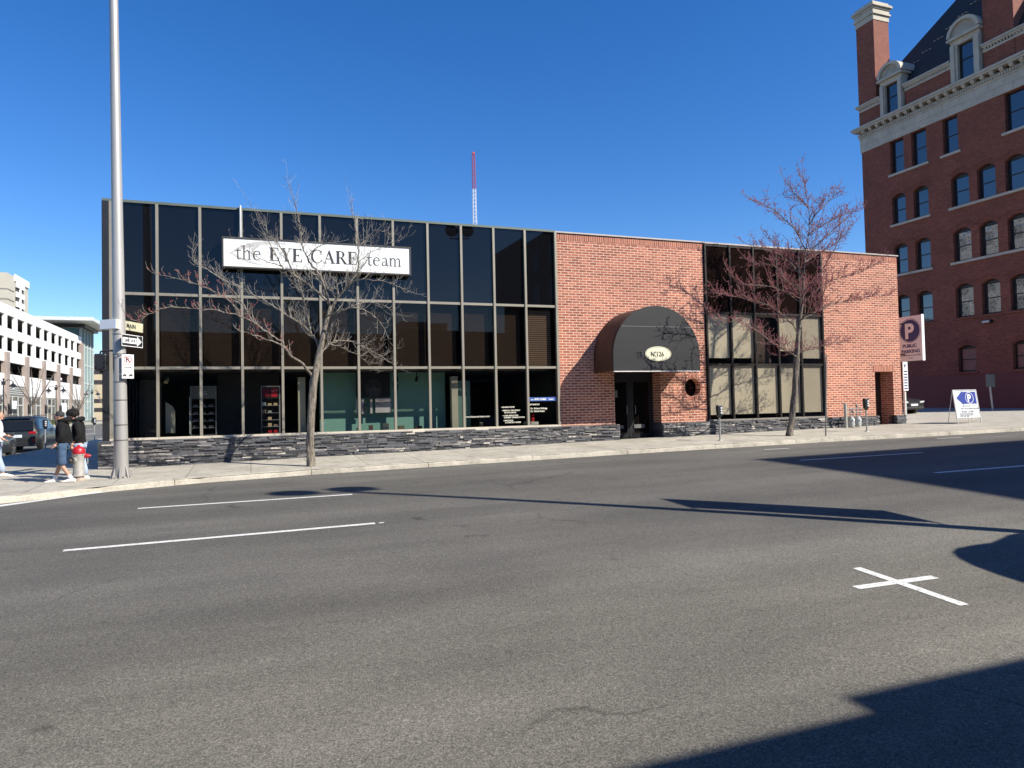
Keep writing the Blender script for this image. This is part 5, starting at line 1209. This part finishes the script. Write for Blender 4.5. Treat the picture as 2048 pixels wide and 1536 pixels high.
def person(label, P, d, top, pants, shorts, pose, hair, grp=None):
    """P = point on the ground between the feet, d = facing (unit xy)"""
    o = thing("person", label, "person", (P[0], P[1], P[2]), grp)
    fx_, fy = d; rx, ry = fy, -fx_           # right hand side
    def W(f, r, z): return (P[0] + fx_ * f + rx * r, P[1] + fy * f + ry * r, P[2] + z)
    J = {k: W(*v) for k, v in pose.items()}
    rad = dict(pelvis=.115, waist=.105, chest=.13, neck=.055, hl=.085, hr=.085, kl=.058, kr=.058, al=.038, ar=.038, sl=.062, sr=.062, el=.042, er=.042, wl=.028, wr=.028)
    nodes = {k: (J[k], rad[k]) for k in rad}
    E_ = [("pelvis", "waist"), ("waist", "chest"), ("chest", "neck"), ("pelvis", "hl"), ("pelvis", "hr"), ("hl", "kl"), ("kl", "al"), ("hr", "kr"), ("kr", "ar"), ("chest", "sl"), ("chest", "sr"), ("sl", "el"), ("el", "wl"), ("sr", "er"), ("er", "wr")]
    hd = Vector(J["head"]); F3 = Vector((fx_, fy, 0)); R3 = Vector((rx, ry, 0))
    def extra(mb):
        t = MB(); t.ball((0, 0, 0), .078, .098, .118, 16, 12); t.ball((0, .095, -.02), .016, .022, .026, 8, 5)
        for s_ in (-1, 1): t.ball((s_ * .078, -.005, -.005), .012, .022, .032, 8, 5)
        t.ball((0, .05, -.075), .045, .045, .04, 10, 6)
        M = Matrix(((R3.x, F3.x, 0, hd.x), (R3.y, F3.y, 0, hd.y), (0, 0, 1, hd.z), (0, 0, 0, 1))); t.xf(M); mb.add(t.v, t.f)
        mb.tube([J["neck"], tuple(hd - Vector((0, 0, .07)))], [.052, .05], 12)
        for s_, q in (("l", "wl"), ("r", "wr")):
            wv = Vector(J[q]); ev = Vector(J["e" + s_]); ax = (wv - ev).normalized(); si = R3 if abs(ax.dot(F3)) > .3 else F3
            tip = wv + ax * .085; mb.tube([wv, wv + ax * .04, tip], [.024, .036, .030], 8)
            curl = F3 * .035
            for k in range(4):
                b = tip + si * (-.027 + .018 * k) - ax * .008; L = (.062, .072, .068, .052)[k]
                mb.tube([b, b + ax * L * .5 + curl * .2, b + ax * L * .85 + curl * .8], [.0095, .009, .007], 6)
            tb = wv + ax * .03 + si * .03; mb.tube([tb, tb + ax * .03 + si * .022, tb + ax * .06 + si * .026], [.011, .010, .008], 6)
    skinned("body", nodes, E_, M_skin, o, extra)
    for s_ in (-1, 1): MB().ball(tuple(hd + F3 * .088 + R3 * .03 * s_ + Vector((0, 0, .012))), .010, .010, .008, 8, 5).build("eye", M_ink, o)
    MB().ball(tuple(hd + F3 * .092 - Vector((0, 0, .055))), .018, .010, .006, 8, 4).build("mouth", surf("lips", (.30, .10, .09), .5), o)
    # loose top with hood
    e = .045
    tn = {"waist": (J["waist"], (.165, .155)), "hem": (tuple(Vector(J["pelvis"]) - Vector((0, 0, .02))), (.165, .155)), "chest": (J["chest"], (.18, .165)), "yoke": (tuple(lerp(a, b, .55) for a, b in zip(J["chest"], J["neck"])), (.12, .11)),
          "sl": (J["sl"], .098), "sr": (J["sr"], .098), "el": (J["el"], .078), "er": (J["er"], .078), "cl": (tuple(lerp(a, b, .85) for a, b in zip(J["el"], J["wl"])), .05), "cr": (tuple(lerp(a, b, .85) for a, b in zip(J["er"], J["wr"])), .05)}
    def hood(mb):
        c = Vector(J["neck"]) + Vector((0, 0, .0)) - F3 * .035
        n = 16; rings = []
        for i in range(n + 1):
            a = 2 * pi * i / n; back = .5 - .5 * cos(a); p = c + F3 * .095 * cos(a) + R3 * .10 * sin(a) - F3 * .03 * back + Vector((0, 0, .045 * back - .01)); rings.append((p, .032 + .034 * back))
        mb.tube([p for p, r_ in rings], [r_ for p, r_ in rings], 8)
    skinned("hoodie", tn, [("waist", "hem"), ("waist", "chest"), ("chest", "yoke"), ("chest", "sl"), ("chest", "sr"), ("sl", "el"), ("el", "cl"), ("sr", "er"), ("er", "cr")], top, o, hood)
    # trousers
    k = .93 if shorts else 1.0
    pn = {"pelvis": (tuple(Vector(J["pelvis"]) + Vector((0, 0, .03))), (.145, .135))}
    ed = []
    for s_ in "lr":
        h_, kn, an = (Vector(J[x + s_]) for x in ("h", "k", "a")); pn["h" + s_] = (tuple(h_), .118); ed.append(("pelvis", "h" + s_))
        pn["m" + s_] = (tuple(h_.lerp(kn, .6)), .105); ed.append(("h" + s_, "m" + s_))
        if shorts: pn["k" + s_] = (tuple(kn.lerp(an, .15)), .108); ed.append(("m" + s_, "k" + s_))
        else: pn["k" + s_] = (tuple(kn), .098); pn["a" + s_] = (tuple(kn.lerp(an, .96)), .098); ed += [("m" + s_, "k" + s_), ("k" + s_, "a" + s_)]
    skinned("jeans", pn, ed, pants, o)
    for s_ in "lr":
        an = Vector(J["a" + s_]); kn = Vector(J["k" + s_])
        if shorts: MB().tube([an - (an - kn).normalized() * .11, an + Vector((0, 0, -.01))], [.05, .048], 10).build("sock", M_sock, o, True)
        tz = Vector(J.get("t" + s_, tuple(an + F3 * .18))); f = Vector((tz.x - an.x, tz.y - an.y, 0)).normalized(); sd_ = Vector((-f.y, f.x, 0)); g = Vector((an.x, an.y, min(an.z - .085, tz.z)))
        rings = []
        for t, w_, h_ in ((-.09, .032, .075), (-.06, .042, .10), (.0, .045, .11), (.08, .048, .085), (.15, .05, .062), (.20, .042, .05), (.225, .02, .03)):
            c = g + f * t; rings.append([c + sd_ * (w_ * cos(a)) + Vector((0, 0, h_ / 2 + h_ / 2 * sin(a))) for a in [2 * pi * i / 10 for i in range(10)]])
        sh = MB().loft(rings).build("shoe", M_shoe, o, smooth='all')
    hair(o, hd, F3, R3, J)
    return o
def cap_hair(o, hd, F3, R3, J):
    MB().ball(tuple(hd + Vector((0, 0, .035)) - F3 * .012), .096, .096, .098, 16, 10).build("cap", surf("cap_charcoal", (.028, .028, .030), .8), o, True)
    m = MB(); p = hd + Vector((0, 0, .045)); m.loft([[p + F3 * .08 + R3 * .07, p + F3 * .15 + R3 * .055, p + F3 * .17, p + F3 * .15 - R3 * .055, p + F3 * .08 - R3 * .07], [p + F3 * .08 + R3 * .07 + Vector((0, 0, .012)), p + F3 * .15 + R3 * .055 + Vector((0, 0, .01)), p + F3 * .17 + Vector((0, 0, .006)), p + F3 * .15 - R3 * .055 + Vector((0, 0, .01)), p + F3 * .08 - R3 * .07 + Vector((0, 0, .012))]]); m.build("cap_brim", surf("cap_charcoal", (.028, .028, .030), .8), o)
def afro(o, hd, F3, R3, J):
    rr = random.Random(12); m = MB(); c = hd + Vector((0, 0, .055)) - F3 * .025; m.ball(tuple(c), .125, .125, .105, 14, 9)
    for i in range(330):
        a = rr.uniform(0, 2 * pi); z = rr.uniform(-.5, 1); s_ = sqrt(1 - z * z); q = c + Vector((cos(a) * s_ * .128, sin(a) * s_ * .128, z * .11)) * rr.uniform(.93, 1.10)
        m.octa(tuple(q), rr.uniform(.009, .020), 1.0)
    m.build("hair", M_hair, o)
def nohair(o, hd, F3, R3, J):
    MB().ball(tuple(hd + Vector((0, 0, .03)) - F3 * .02), .088, .095, .105, 14, 9).build("hair", M_hair, o, True)
gz = -.075
poseA = dict(pelvis=(0, 0, .93), waist=(.0, 0, 1.08), chest=(.02, 0, 1.32), neck=(.03, 0, 1.50), head=(.075, 0, 1.61), hl=(.0, -.09, .88), hr=(.0, .09, .88), kl=(.02, -.11, .47), al=(-.20, -.11, .11), kr=(.08, .11, .47), ar=(.20, .11, .10), sl=(.0, -.19, 1.42), sr=(.0, .19, 1.42), el=(-.04, -.25, 1.15), wl=(.10, -.22, .95), er=(-.06, .25, 1.15), wr=(-.12, .27, .87))
person("person in black hoodie, charcoal cap and blue denim shorts stepping left in front", (-4.22, 19.72, gz), (-1, 0), M_hood, M_den, True, poseA, cap_hair)
poseB = dict(poseA); poseB.update(pelvis=(0, 0, .95), waist=(.02, 0, 1.10), chest=(.05, 0, 1.33), neck=(.10, 0, 1.50), head=(.17, 0, 1.62), sl=(.02, -.19, 1.42), sr=(.02, .19, 1.42), kl=(.05, -.1, .50), al=(-.02, -.12, .10), kr=(-.02, .1, .50), ar=(-.10, .12, .10), er=(.0, .26, 1.15), wr=(-.02, .25, .86))
person("person with curly black hair in black hoodie and pale loose jeans behind the hydrant", (-3.98, 20.28, gz), (-1, 0), M_hood, M_lden, False, poseB, afro)
poseC = dict(poseA); poseC.update(wl=(.20, -.16, 1.08), el=(-.02, -.25, 1.14), er=(-.02, .25, 1.14), wr=(.18, .20, 1.02))
person("person in white top and pale jeans cut off by the left edge", (-6.22, 22.0, gz + .05), (1, 0), surf("white_hoodie", (.74, .73, .72), .85, .06, 8, bump=.4, bscale=14), M_lden, False, poseC, nohair)
posD = dict(poseA)
person("distant person in pale blue top on the far sidewalk", (-29.4, 139.5, .02), (1, 0), surf("blue_top", (.20, .28, .40), .8), M_den, False, posD, nohair, "distant walkers on the far sidewalk")
person("distant person in dark top on the far sidewalk", (-28.6, 141.0, .02), (-1, 0), surf("navy_top", (.04, .06, .12), .8), M_den, False, posD, nohair, "distant walkers on the far sidewalk")
# ================================================================ TREES
def catmull(P, sub=4):
    P = [Vector(p) for p in P]; out = []
    for i in range(len(P) - 1):
        p0, p1, p2, p3 = P[max(i - 1, 0)], P[i], P[i + 1], P[min(i + 2, len(P) - 1)]
        for k in range(sub):
            t = k / sub; out.append(0.5 * ((2 * p1) + (p2 - p0) * t + (2 * p0 - 5 * p1 + 4 * p2 - p3) * t * t + (3 * p1 - p0 - 3 * p2 + p3) * t ** 3))
    out.append(P[-1]); return out
def twig(mb, bud, p, d, L, r, lvl, rr, o):
    n = 5 if lvl < 2 else 4; pts = [p.copy()]; q = p.copy(); dd = d.normalized(); up = rr.uniform(.02, o['up'])
    side = Vector((rr.uniform(-1, 1), rr.uniform(-1, 1), rr.uniform(-.6, .4))) * o['wob']
    for i in range(n):
        dd = (dd + side * .35 + Vector((0, 0, up)) * (i + .5) / n * 1.6 + Vector((rr.uniform(-1, 1), rr.uniform(-1, 1), rr.uniform(-1, 1))) * o['jit']).normalized()
        q = q + dd * L / n; pts.append(q.copy())
    mb.tube(pts, [lerp(r, max(.0022, r * .4), i / n) for i in range(n + 1)], 4 if lvl < 2 else 3, False)
    if lvl < o['lv']:
        k = max(1, int(L * o['dens'][lvl] * rr.uniform(.7, 1.3)))
        for j in range(k):
            t = rr.uniform(.15, .98); i = min(int(t * n), n - 1); b = pts[i].lerp(pts[i + 1], t * n - i); tan = (pts[i + 1] - pts[i]).normalized()
            per = Vector((rr.uniform(-1, 1), rr.uniform(-1, 1), rr.uniform(-.5, .9))); per = (per - tan * per.dot(tan)).normalized()
            twig(mb, bud, b, tan * rr.uniform(.3, .9) + per, L * rr.uniform(.25, .55), max(.0025, r * .6), lvl + 1, rr, o)
    if bud is not None and rr.random() < o['budp']:
        k = max(1, int(L / o['buds']))
        for j in range(k + 1):
            t = (j + rr.random()) / (k + 1); i = min(int(t * n), n - 1); b = pts[i].lerp(pts[i + 1], min(1, t * n - i))
            for _ in range(rr.choice([1, 2, 2, 3])):
                bud.octa(tuple(b + Vector((rr.uniform(-1, 1), rr.uniform(-1, 1), rr.uniform(-.4, 1))) * .018), rr.uniform(.007, .014), rr.uniform(1.0, 1.7))
def limb(mb, tw_, bud, P, r0, r1, rr, o, start=.08):
    pts = catmull(P, 4); n = len(pts); pts = [p + Vector((rr.uniform(-1, 1), rr.uniform(-1, 1), rr.uniform(-1, 1))) * .018 if 0 < i < n - 1 else p for i, p in enumerate(pts)]
    mb.tube(pts, [lerp(r0, r1, (i / (n - 1)) ** .8) for i in range(n)], 8 if r0 > .05 else 6)
    Lt = sum((b - a).length for a, b in zip(pts, pts[1:])); acc = 0; nxt = Lt * start
    for i in range(n - 1):
        s_ = (pts[i + 1] - pts[i]).length
        while nxt < acc + s_:
            f = (nxt - acc) / s_; b = pts[i].lerp(pts[i + 1], f); tan = (pts[i + 1] - pts[i]).normalized()
            per = Vector((rr.uniform(-1, 1), rr.uniform(-1, 1), rr.uniform(-.35, .9))); per = (per - tan * per.dot(tan)).normalized(); tt = nxt / Lt
            twig(tw_, bud, b, tan * rr.uniform(.7, 1.6) + per, o['L'] * rr.uniform(.35, 1.1) * (1.05 - .5 * tt), lerp(r0, r1, tt) * .20 + .0035, 1, rr, o)
            nxt += o['step'] * rr.uniform(.5, 1.5)
        acc += s_
    twig(tw_, bud, pts[-1], (pts[-1] - pts[-2]), o['L'] * .7, r1, 1, rr, o)
def barkmat(name, lo, hi):
    m, t, b = _nt(name); n = _noise(t, _coord(t, None, (14, 14, 3)), 1.6, 5, .7)
    t.links.new(_ramp(t, n, [(.35, lo), (.62, hi)]), b.inputs["Base Color"]); b.inputs["Roughness"].default_value = .85; _bump(t, b, n, 1.0, .02); return m
def trunk(pts, rads, rr, mat_, parent):
    m = MB(); P = catmull(pts, 5); n = len(P); rings = []; NS = 18
    for i, p in enumerate(P):
        f = i / (n - 1) * (len(rads) - 1); k = min(int(f), len(rads) - 2); r = lerp(rads[k], rads[k + 1], f - k)
        ring = []
        for j in range(NS):
            a = 2 * pi * j / NS; q = r * (1 + .10 * sin(3 * a + i * .5) + .07 * sin(5 * a - i * .8) + rr.uniform(-.05, .05)); ring.append(p + Vector((cos(a) * q, sin(a) * q, 0)))
        rings.append(ring)
    m.loft(rings); return m.build("trunk", mat_, parent, smooth='all')
# tree 1: bare grey tree before the shop sign
rr = random.Random(21)
M_bark1 = barkmat("grey_bark", (.055, .042, .032), (.27, .235, .185)); M_tw1 = surf("pale_twig", (.29, .26, .215), .8, .25, 6); M_bud = surf("red_bud", (.26, .07, .06), .7, .3, 12)
t1 = thing("bare_tree", "bare pale twigged street tree in front of the white shop sign", "tree", (1.55, 20.3, -.05))
trunk([(1.55, 20.3, -.12), (1.54, 20.3, .30), (1.54, 20.3, .73), (1.56, 20.3, 1.28), (1.61, 20.3, 1.9), (1.66, 20.3, 2.38), (1.74, 20.3, 2.80), (1.84, 20.3, 3.22), (1.97, 20.3, 3.85), (2.14, 20.3, 4.45)], [.125, .108, .102, .098, .10, .105, .092, .085, .062, .05], rr, M_bark1, t1)
o1 = dict(up=.85, wob=.30, jit=.08, lv=3, dens=[0, 6, 6], budp=0, buds=.1, L=.80, step=.085)
o1b = dict(o1, budp=.45, buds=.07, step=.10, L=.55)
br = MB(); tg = MB(); bd = MB()
L1 = [([(1.66, 20.3, 2.42), (1.36, 20.2, 2.82), (1.04, 20.0, 3.02), (.9, 19.9, 3.22), (.57, 19.8, 3.39), (.19, 19.6, 3.51), (-.11, 19.5, 3.6)], .052, .014, 1, .35),
 ([(.9, 19.9, 3.22), (.77, 19.85, 3.42), (.44, 19.7, 3.62), (.14, 19.6, 3.84), (-.23, 19.4, 4.0), (-.75, 19.35, 4.12), (-1.2, 19.3, 4.13), (-1.82, 19.2, 4.15), (-2.19, 19.1, 4.0), (-2.50, 19.0, 3.8)], .032, .008, 1, .1),
 ([(-.23, 19.4, 4.0), (-.4, 19.3, 4.3), (-.63, 19.3, 4.49), (-.93, 19.3, 4.63), (-1.27, 19.3, 4.77), (-1.72, 19.3, 4.91), (-2.17, 19.3, 4.99)], .024, .007, 1, .1),
 ([(.13, 19.6, 3.8), (-.23, 19.8, 4.47), (-.65, 19.8, 4.98), (-1.0, 19.8, 5.23), (-1.36, 19.8, 5.47), (-1.34, 19.8, 5.66)], .026, .007, 0, .1),
 ([(1.84, 20.3, 3.22), (1.73, 20.45, 3.51), (1.58, 20.55, 3.76), (1.19, 20.6, 4.06), (.79, 20.7, 4.36), (.4, 20.7, 4.6), (.08, 20.8, 4.79), (-.23, 20.8, 4.96), (-.55, 20.8, 5.11)], .045, .010, 0, .1),
 ([(1.58, 20.5, 3.76), (1.57, 20.8, 4.11), (1.45, 20.9, 4.67), (1.3, 20.9, 5.24), (1.02, 20.8, 5.79), (.82, 20.8, 6.2), (.69, 20.8, 6.34), (.5, 20.8, 6.54), (.3, 20.8, 6.87), (.04, 20.8, 7.3)], .032, .006, 0, .1),
 ([(2.14, 20.3, 4.45), (1.88, 20.5, 4.8), (1.47, 20.6, 5.14), (1.14, 20.6, 5.36), (.85, 20.6, 5.56), (.71, 20.6, 5.87), (.55, 20.6, 6.14), (.4, 20.6, 6.48)], .042, .008, 0, .1),
 ([(2.14, 20.3, 4.45), (1.99, 20.2, 4.83), (1.83, 20.1, 5.24), (1.59, 20.1, 5.58), (1.49, 20.1, 5.76), (1.37, 20.2, 6.13), (1.32, 20.2, 6.68), (1.25, 20.2, 7.09), (1.12, 20.2, 7.57), (1.03, 20.2, 7.80)], .045, .006, 0, .1),
 ([(2.14, 20.3, 4.40), (2.38, 20.2, 4.75), (2.62, 20.2, 5.09), (2.85, 20.2, 5.41), (2.91, 20.2, 5.7), (2.9, 20.2, 6.05), (2.89, 20.2, 6.33), (2.85, 20.2, 6.62), (2.75, 20.2, 7.11), (2.7, 20.2, 7.46)], .045, .006, 0, .1),
 ([(2.58, 20.2, 5.03), (2.83, 19.9, 5.14), (3.1, 19.7, 5.12), (3.59, 19.6, 5.07), (3.95, 19.6, 4.93), (4.2, 19.6, 4.84)], .022, .007, 0, .1),
 ([(2.0, 20.2, 4.12), (2.21, 19.9, 4.22), (2.54, 19.7, 4.32), (2.89, 19.6, 4.28), (3.2, 19.5, 4.1), (3.45, 19.5, 3.8), (3.6, 19.5, 3.45)], .032, .008, 0, .1),
 ([(2.56, 19.7, 4.34), (3.04, 20.0, 4.53), (3.53, 20.1, 4.48), (3.9, 20.1, 4.27)], .018, .007, 0, .1),
 ([(1.80, 20.3, 3.05), (2.1, 20.5, 3.40), (2.45, 20.6, 3.52), (2.85, 20.7, 3.46), (3.3, 20.8, 3.25), (3.75, 20.8, 3.0), (4.0, 20.8, 2.82)], .034, .008, 0, .1),
 ([(2.0, 20.4, 3.34), (2.2, 20.9, 3.44), (2.62, 21.1, 3.3), (3.05, 21.2, 3.12), (3.42, 21.2, 2.78)], .022, .007, 0, .1),
 ([(2.94, 20.2, 5.74), (3.27, 20.4, 6.04), (3.7, 20.4, 6.28), (4.14, 20.4, 6.46)], .016, .005, 0, .1),
 ([(2.9, 20.2, 6.1), (3.2, 20.4, 6.47), (3.42, 20.4, 6.7), (3.78, 20.4, 6.65)], .014, .005, 0, .1),
 ([(2.3, 20.3, 4.65), (2.1, 20.9, 5.1), (1.9, 21.4, 5.35), (1.7, 21.7, 5.5)], .022, .007, 0, .1), ([(2.4, 20.2, 4.8), (2.7, 19.6, 5.2), (2.9, 19.1, 5.4)], .022, .007, 0, .1), ([(1.49, 20.1, 5.76), (1.8, 19.8, 6.0), (2.1, 19.7, 6.1)], .016, .006, 0, .1), ([(.85, 20.6, 5.56), (.3, 20.4, 5.7), (-.2, 20.3, 6.0)], .016, .005, 0, .1)]
for P, a, b, red, st in L1: limb(br, tg, bd if red else None, P, a * .85, b * .7, rr, o1b if red else o1, st)
br.build("branches", M_bark1, t1, smooth='all', fixn=False); tg.build("twigs", M_tw1, t1, fixn=False); bd.build("buds", M_bud, t1, fixn=False)
# tree 2: red budding tree
rr = random.Random(33)
M_bark2 = barkmat("brown_bark", (.035, .028, .022), (.24, .20, .155)); M_tw2 = surf("dark_twig", (.25, .18, .155), .8, .3, 6); M_bud2 = surf("crimson_bud", (.44, .13, .125), .7, .3, 9)
t2 = thing("budding_tree", "street tree full of small red buds before the right dark glass bay", "tree", (18.3, 20.6, .2))
trunk([(18.2, 20.6, .12), (18.24, 20.6, .45), (18.33, 20.6, .83), (18.52, 20.6, 1.73), (18.6, 20.6, 2.54), (18.68, 20.6, 3.27), (18.77, 20.6, 3.91), (18.87, 20.6, 4.46), (19.01, 20.6, 5.2), (19.09, 20.6, 5.94)], [.15, .115, .105, .115, .105, .095, .07, .06, .05, .04], rr, M_bark2, t2)
o2 = dict(up=.42, wob=.12, jit=.07, lv=2, dens=[0, 8, 4], budp=1, buds=.066, L=.85, step=.075)
br = MB(); tg = MB(); bd = MB()
L2 = [[(19.09, 20.6, 5.94), (19.25, 20.6, 7.06), (19.43, 20.6, 7.81), (19.44, 20.6, 8.56), (19.29, 20.6, 9.48), (19.22, 20.6, 9.95)],
 [(18.66, 20.6, 3.1), (18.09, 20.2, 3.2), (17.4, 20.0, 3.39), (16.87, 20.0, 3.68), (16.35, 20.0, 3.99), (15.74, 20.0, 4.23), (14.92, 20.0, 4.3), (14.4, 20.0, 4.5)],
 [(18.77, 20.6, 3.9), (18.4, 20.4, 4.2), (18.03, 20.3, 4.41), (17.39, 20.3, 4.84), (16.43, 20.3, 5.07), (15.59, 20.3, 5.22), (14.9, 20.3, 5.25)],
 [(19.05, 20.6, 5.0), (18.63, 20.8, 5.4), (17.96, 20.8, 5.65), (17.07, 20.8, 5.71), (16.42, 20.8, 5.75), (16.01, 20.8, 6.11)],
 [(18.87, 20.6, 4.45), (19.48, 20.5, 4.74), (20.19, 20.5, 5.04), (21.16, 20.5, 5.25), (22.15, 20.5, 5.44), (22.8, 20.5, 5.5)],
 [(18.95, 20.6, 5.0), (19.46, 20.2, 5.61), (20.42, 20.2, 6.02), (21.38, 20.2, 6.24), (22.4, 20.2, 6.7)],
 [(19.1, 20.6, 5.9), (18.88, 20.9, 6.54), (18.32, 20.9, 6.88), (17.65, 20.9, 7.03), (16.99, 20.9, 7.18)],
 [(19.25, 20.6, 7.06), (18.78, 20.6, 7.77), (18.12, 20.6, 8.27), (17.46, 20.6, 8.59), (16.92, 20.6, 8.72)],
 [(19.39, 20.6, 7.62), (20.2, 20.6, 8.1), (21.1, 20.6, 8.5), (21.8, 20.6, 8.7)],
 [(19.2, 20.6, 6.6), (19.8, 21.0, 6.83), (20.73, 21.2, 7.27), (21.49, 21.2, 7.7), (22.1, 21.2, 8.3)],
 [(19.40, 20.6, 8.0), (19.69, 20.3, 8.5), (20.15, 20.3, 8.9), (20.5, 20.3, 9.3)],
 [(19.44, 20.6, 8.62), (19.25, 20.8, 9.0), (18.9, 20.8, 9.3), (18.6, 20.8, 9.6)],
 [(18.68, 20.6, 3.1), (18.9, 20.9, 3.25), (19.56, 20.9, 3.39), (20.28, 20.9, 3.58), (21.2, 20.9, 3.7)],
 [(18.95, 20.6, 5.0), (18.4, 20.1, 5.5), (17.8, 20.1, 5.8), (17.28, 20.1, 6.31), (16.73, 20.1, 6.3), (16.3, 20.1, 6.42)],
 [(19.0, 20.6, 5.4), (19.3, 20.0, 6.1), (19.6, 19.6, 6.9), (19.9, 19.4, 7.6)], [(19.1, 20.6, 6.2), (18.8, 21.2, 7.0), (18.5, 21.7, 7.7)], [(18.85, 20.6, 4.4), (19.0, 19.9, 4.9), (18.8, 19.3, 5.4), (18.5, 18.9, 5.8)], [(19.0, 20.6, 5.2), (19.6, 21.2, 5.7), (20.2, 21.7, 6.1)], [(19.2, 20.6, 6.8), (20.2, 20.4, 7.7), (20.9, 20.3, 8.3)]]
for P in L2: limb(br, tg, bd, P, .026, .006, rr, o2, .12)
br.build("branches", M_bark2, t2, smooth='all', fixn=False); tg.build("twigs", M_tw2, t2, fixn=False); bd.build("buds", M_bud2, t2, fixn=False)
# small bare trees far down the side street
def far_tree(x, y, h, seed, lab):
    rr = random.Random(seed); o = thing("bare_tree", lab, "tree", (x, y, .02), "bare trees along the far sidewalk"); m = MB(); t = MB()
    m.tube([(x, y, 0), (x + .05, y, h * .28), (x, y, h * .42)], [.16, .12, .10], 8); oo = dict(up=.35, wob=.2, jit=.12, lv=2, dens=[0, 3.0, 2.5], budp=0, buds=1, L=1.3, step=.5)
    b = MB()
    for k in range(9):
        a = 2 * pi * k / 9 + rr.uniform(-.3, .3); s_ = rr.uniform(.22, .38) * h; z0 = h * rr.uniform(.3, .42)
        limb(b, t, None, [(x, y, z0), (x + cos(a) * s_ * .45, y + sin(a) * s_ * .45, h * .6), (x + cos(a) * s_ * .8, y + sin(a) * s_ * .8, h * .82), (x + cos(a) * s_, y + sin(a) * s_, h * rr.uniform(.92, 1.0))], .07, .02, rr, oo)
    M_ft = surf("far_bark", (.16, .13, .11), .9)
    m.build("trunk", M_ft, o); b.build("branches", M_ft, o, fixn=False); tt = t.build("twigs", M_ft, o, fixn=False)
far_tree(-29.0, 118.5, 8.2, 1, "bare brown tree before the second brown garage column"); far_tree(-28.8, 146, 7.5, 2, "bare tree between the two side street lamps"); far_tree(-29.5, 176, 7.0, 3, "bare tree at the foot of the teal stair tower"); far_tree(-31, 205, 7.0, 4, "bare tree before the tan department store")
# ================================================================ ACROSS THE STREET (behind the viewpoint: reflected in the glass and casting the shadows)
M_nb = surf("near_render", (.10, .085, .075), .85, .1, .6); M_nw = surf("near_pale", (.45, .43, .38), .8, .08, .5); M_win = darkglass("near_glass", (.01, .012, .015))
nb = thing("low_shop_block", "low brown shop block with flat parapet on the near side of the street", "building", (0, -8, -.1))
m = MB(); m.box(-34, -16, -.9, 10.3, -2.4, 6.62); m.box(10.3, -16, -.9, 29.9, -2.402, 6.90); m.build("wall", M_nb, nb)
for i in range(9): MB().box(-30 + 6 * i, -2.39, .5, -26 + 6 * i, -2.36, 3.2).build("shop_window", M_win, nb)
MB().prism([(10.76, 2.13), (10.75, 1.2), (10.75, -2.38), (16, -2.38), (16, 3.8), (12.56, 3.68), (12.37, 3.60), (11.97, 3.46), (11.67, 3.47), (11.32, 3.43), (11.13, 3.32), (10.96, 3.08), (10.84, 2.77), (10.78, 2.42)], 'z', 3.1, 3.22).build("shadow_slab", M_nw, nb)  # unseen slab, made up and outlined to cast the rounded road shadow
tb = thing("tall_office_block", "tall dark office block on the near side of the street to the right", "building", (40, -16, 0))
MB().box(30.0, -40, -.9, 75, -2.4, 20.7).build("wall", M_nb, tb)
for i in range(6):
    for k in range(5): MB().box(29.93, -29 + 4.4 * i, 2 + 3.7 * k, 29.99, -27 + 4.4 * i, 4.2 + 3.7 * k).build("window", M_win, tb)
for i, (x0, x1, h, mm, lab) in enumerate(((-60, -36, 14, M_nb, "brown block far left behind the viewpoint"), (-13, 4.5, 11.5, M_nw, "pale block behind the low shops, left of centre"), (5, 19.5, 10.5, M_nb, "dark block behind the low shops in the middle"), (20, 26, 13.2, M_nw, "pale narrow block behind the low shops beside the tall office"))):
    o = thing("background_block", lab, "building", ((x0 + x1) / 2, -58, 0), "blocks behind the low shops")
    MB().box(x0, -70, -.2, x1, -50, h).build("wall", mm, o)
    for k in range(int((x1 - x0) / 3.2)):
        for q in range(2): MB().box(x0 + .9 + 3.2 * k, -49.99, 6 + 3 * q, x0 + 2.3 + 3.2 * k, -49.94, 7.6 + 3 * q).build("window", M_win, o)
wb = thing("white_apartment_block", "white apartment block beyond the left edge, mirrored in the brick block's windows", "building", (-50, 96, 0))
MB().box(-72, 74, 0, -33, 97, 33).build("wall", surf("apartment_white", (.72, .72, .70), .8), wb)
for k in range(7):
    for q in range(4): MB().box(-32.99, 76 + 5 * q, 4 + 4 * k, -32.9, 78.6 + 5 * q, 6.2 + 4 * k).build("window", M_win, wb)
# the twin globe street lamp whose shadow crosses the road, with its banner
bl = thing("globe_street_lamp", "tall street lamp with twin globes and a banner on the near sidewalk", "street light", (11.95, 4.7, -.6))
MB().tube([(11.95, 4.7, -.6), (11.95, 4.7, 11.75)], [.14, .09], 12).build("pole_shaft", M_black, bl, True)
MB().tube([(11.25, 4.7, 11.7), (12.65, 4.7, 11.7)], .04, 8).build("cross_arm", M_black, bl)
for s_ in (-1, 1): MB().ball((11.95 + s_ * .58, 4.7, 12.2), .40, .40, .38, 18, 12).build("globe", surf("globe_smoke", (.12, .12, .13), .3), bl, True)
MB().box(11.935, 5.02, 2.77, 11.965, 6.0, 5.75).build("banner", surf("banner_cloth", (.10, .10, .25), .8), bl)
m = MB(); m.tube([(11.95, 4.75, 5.75), (11.95, 6.05, 5.75)], .02, 6); m.tube([(11.95, 4.75, 2.77), (11.95, 6.05, 2.77)], .02, 6); m.build("banner_arm", M_black, bl)
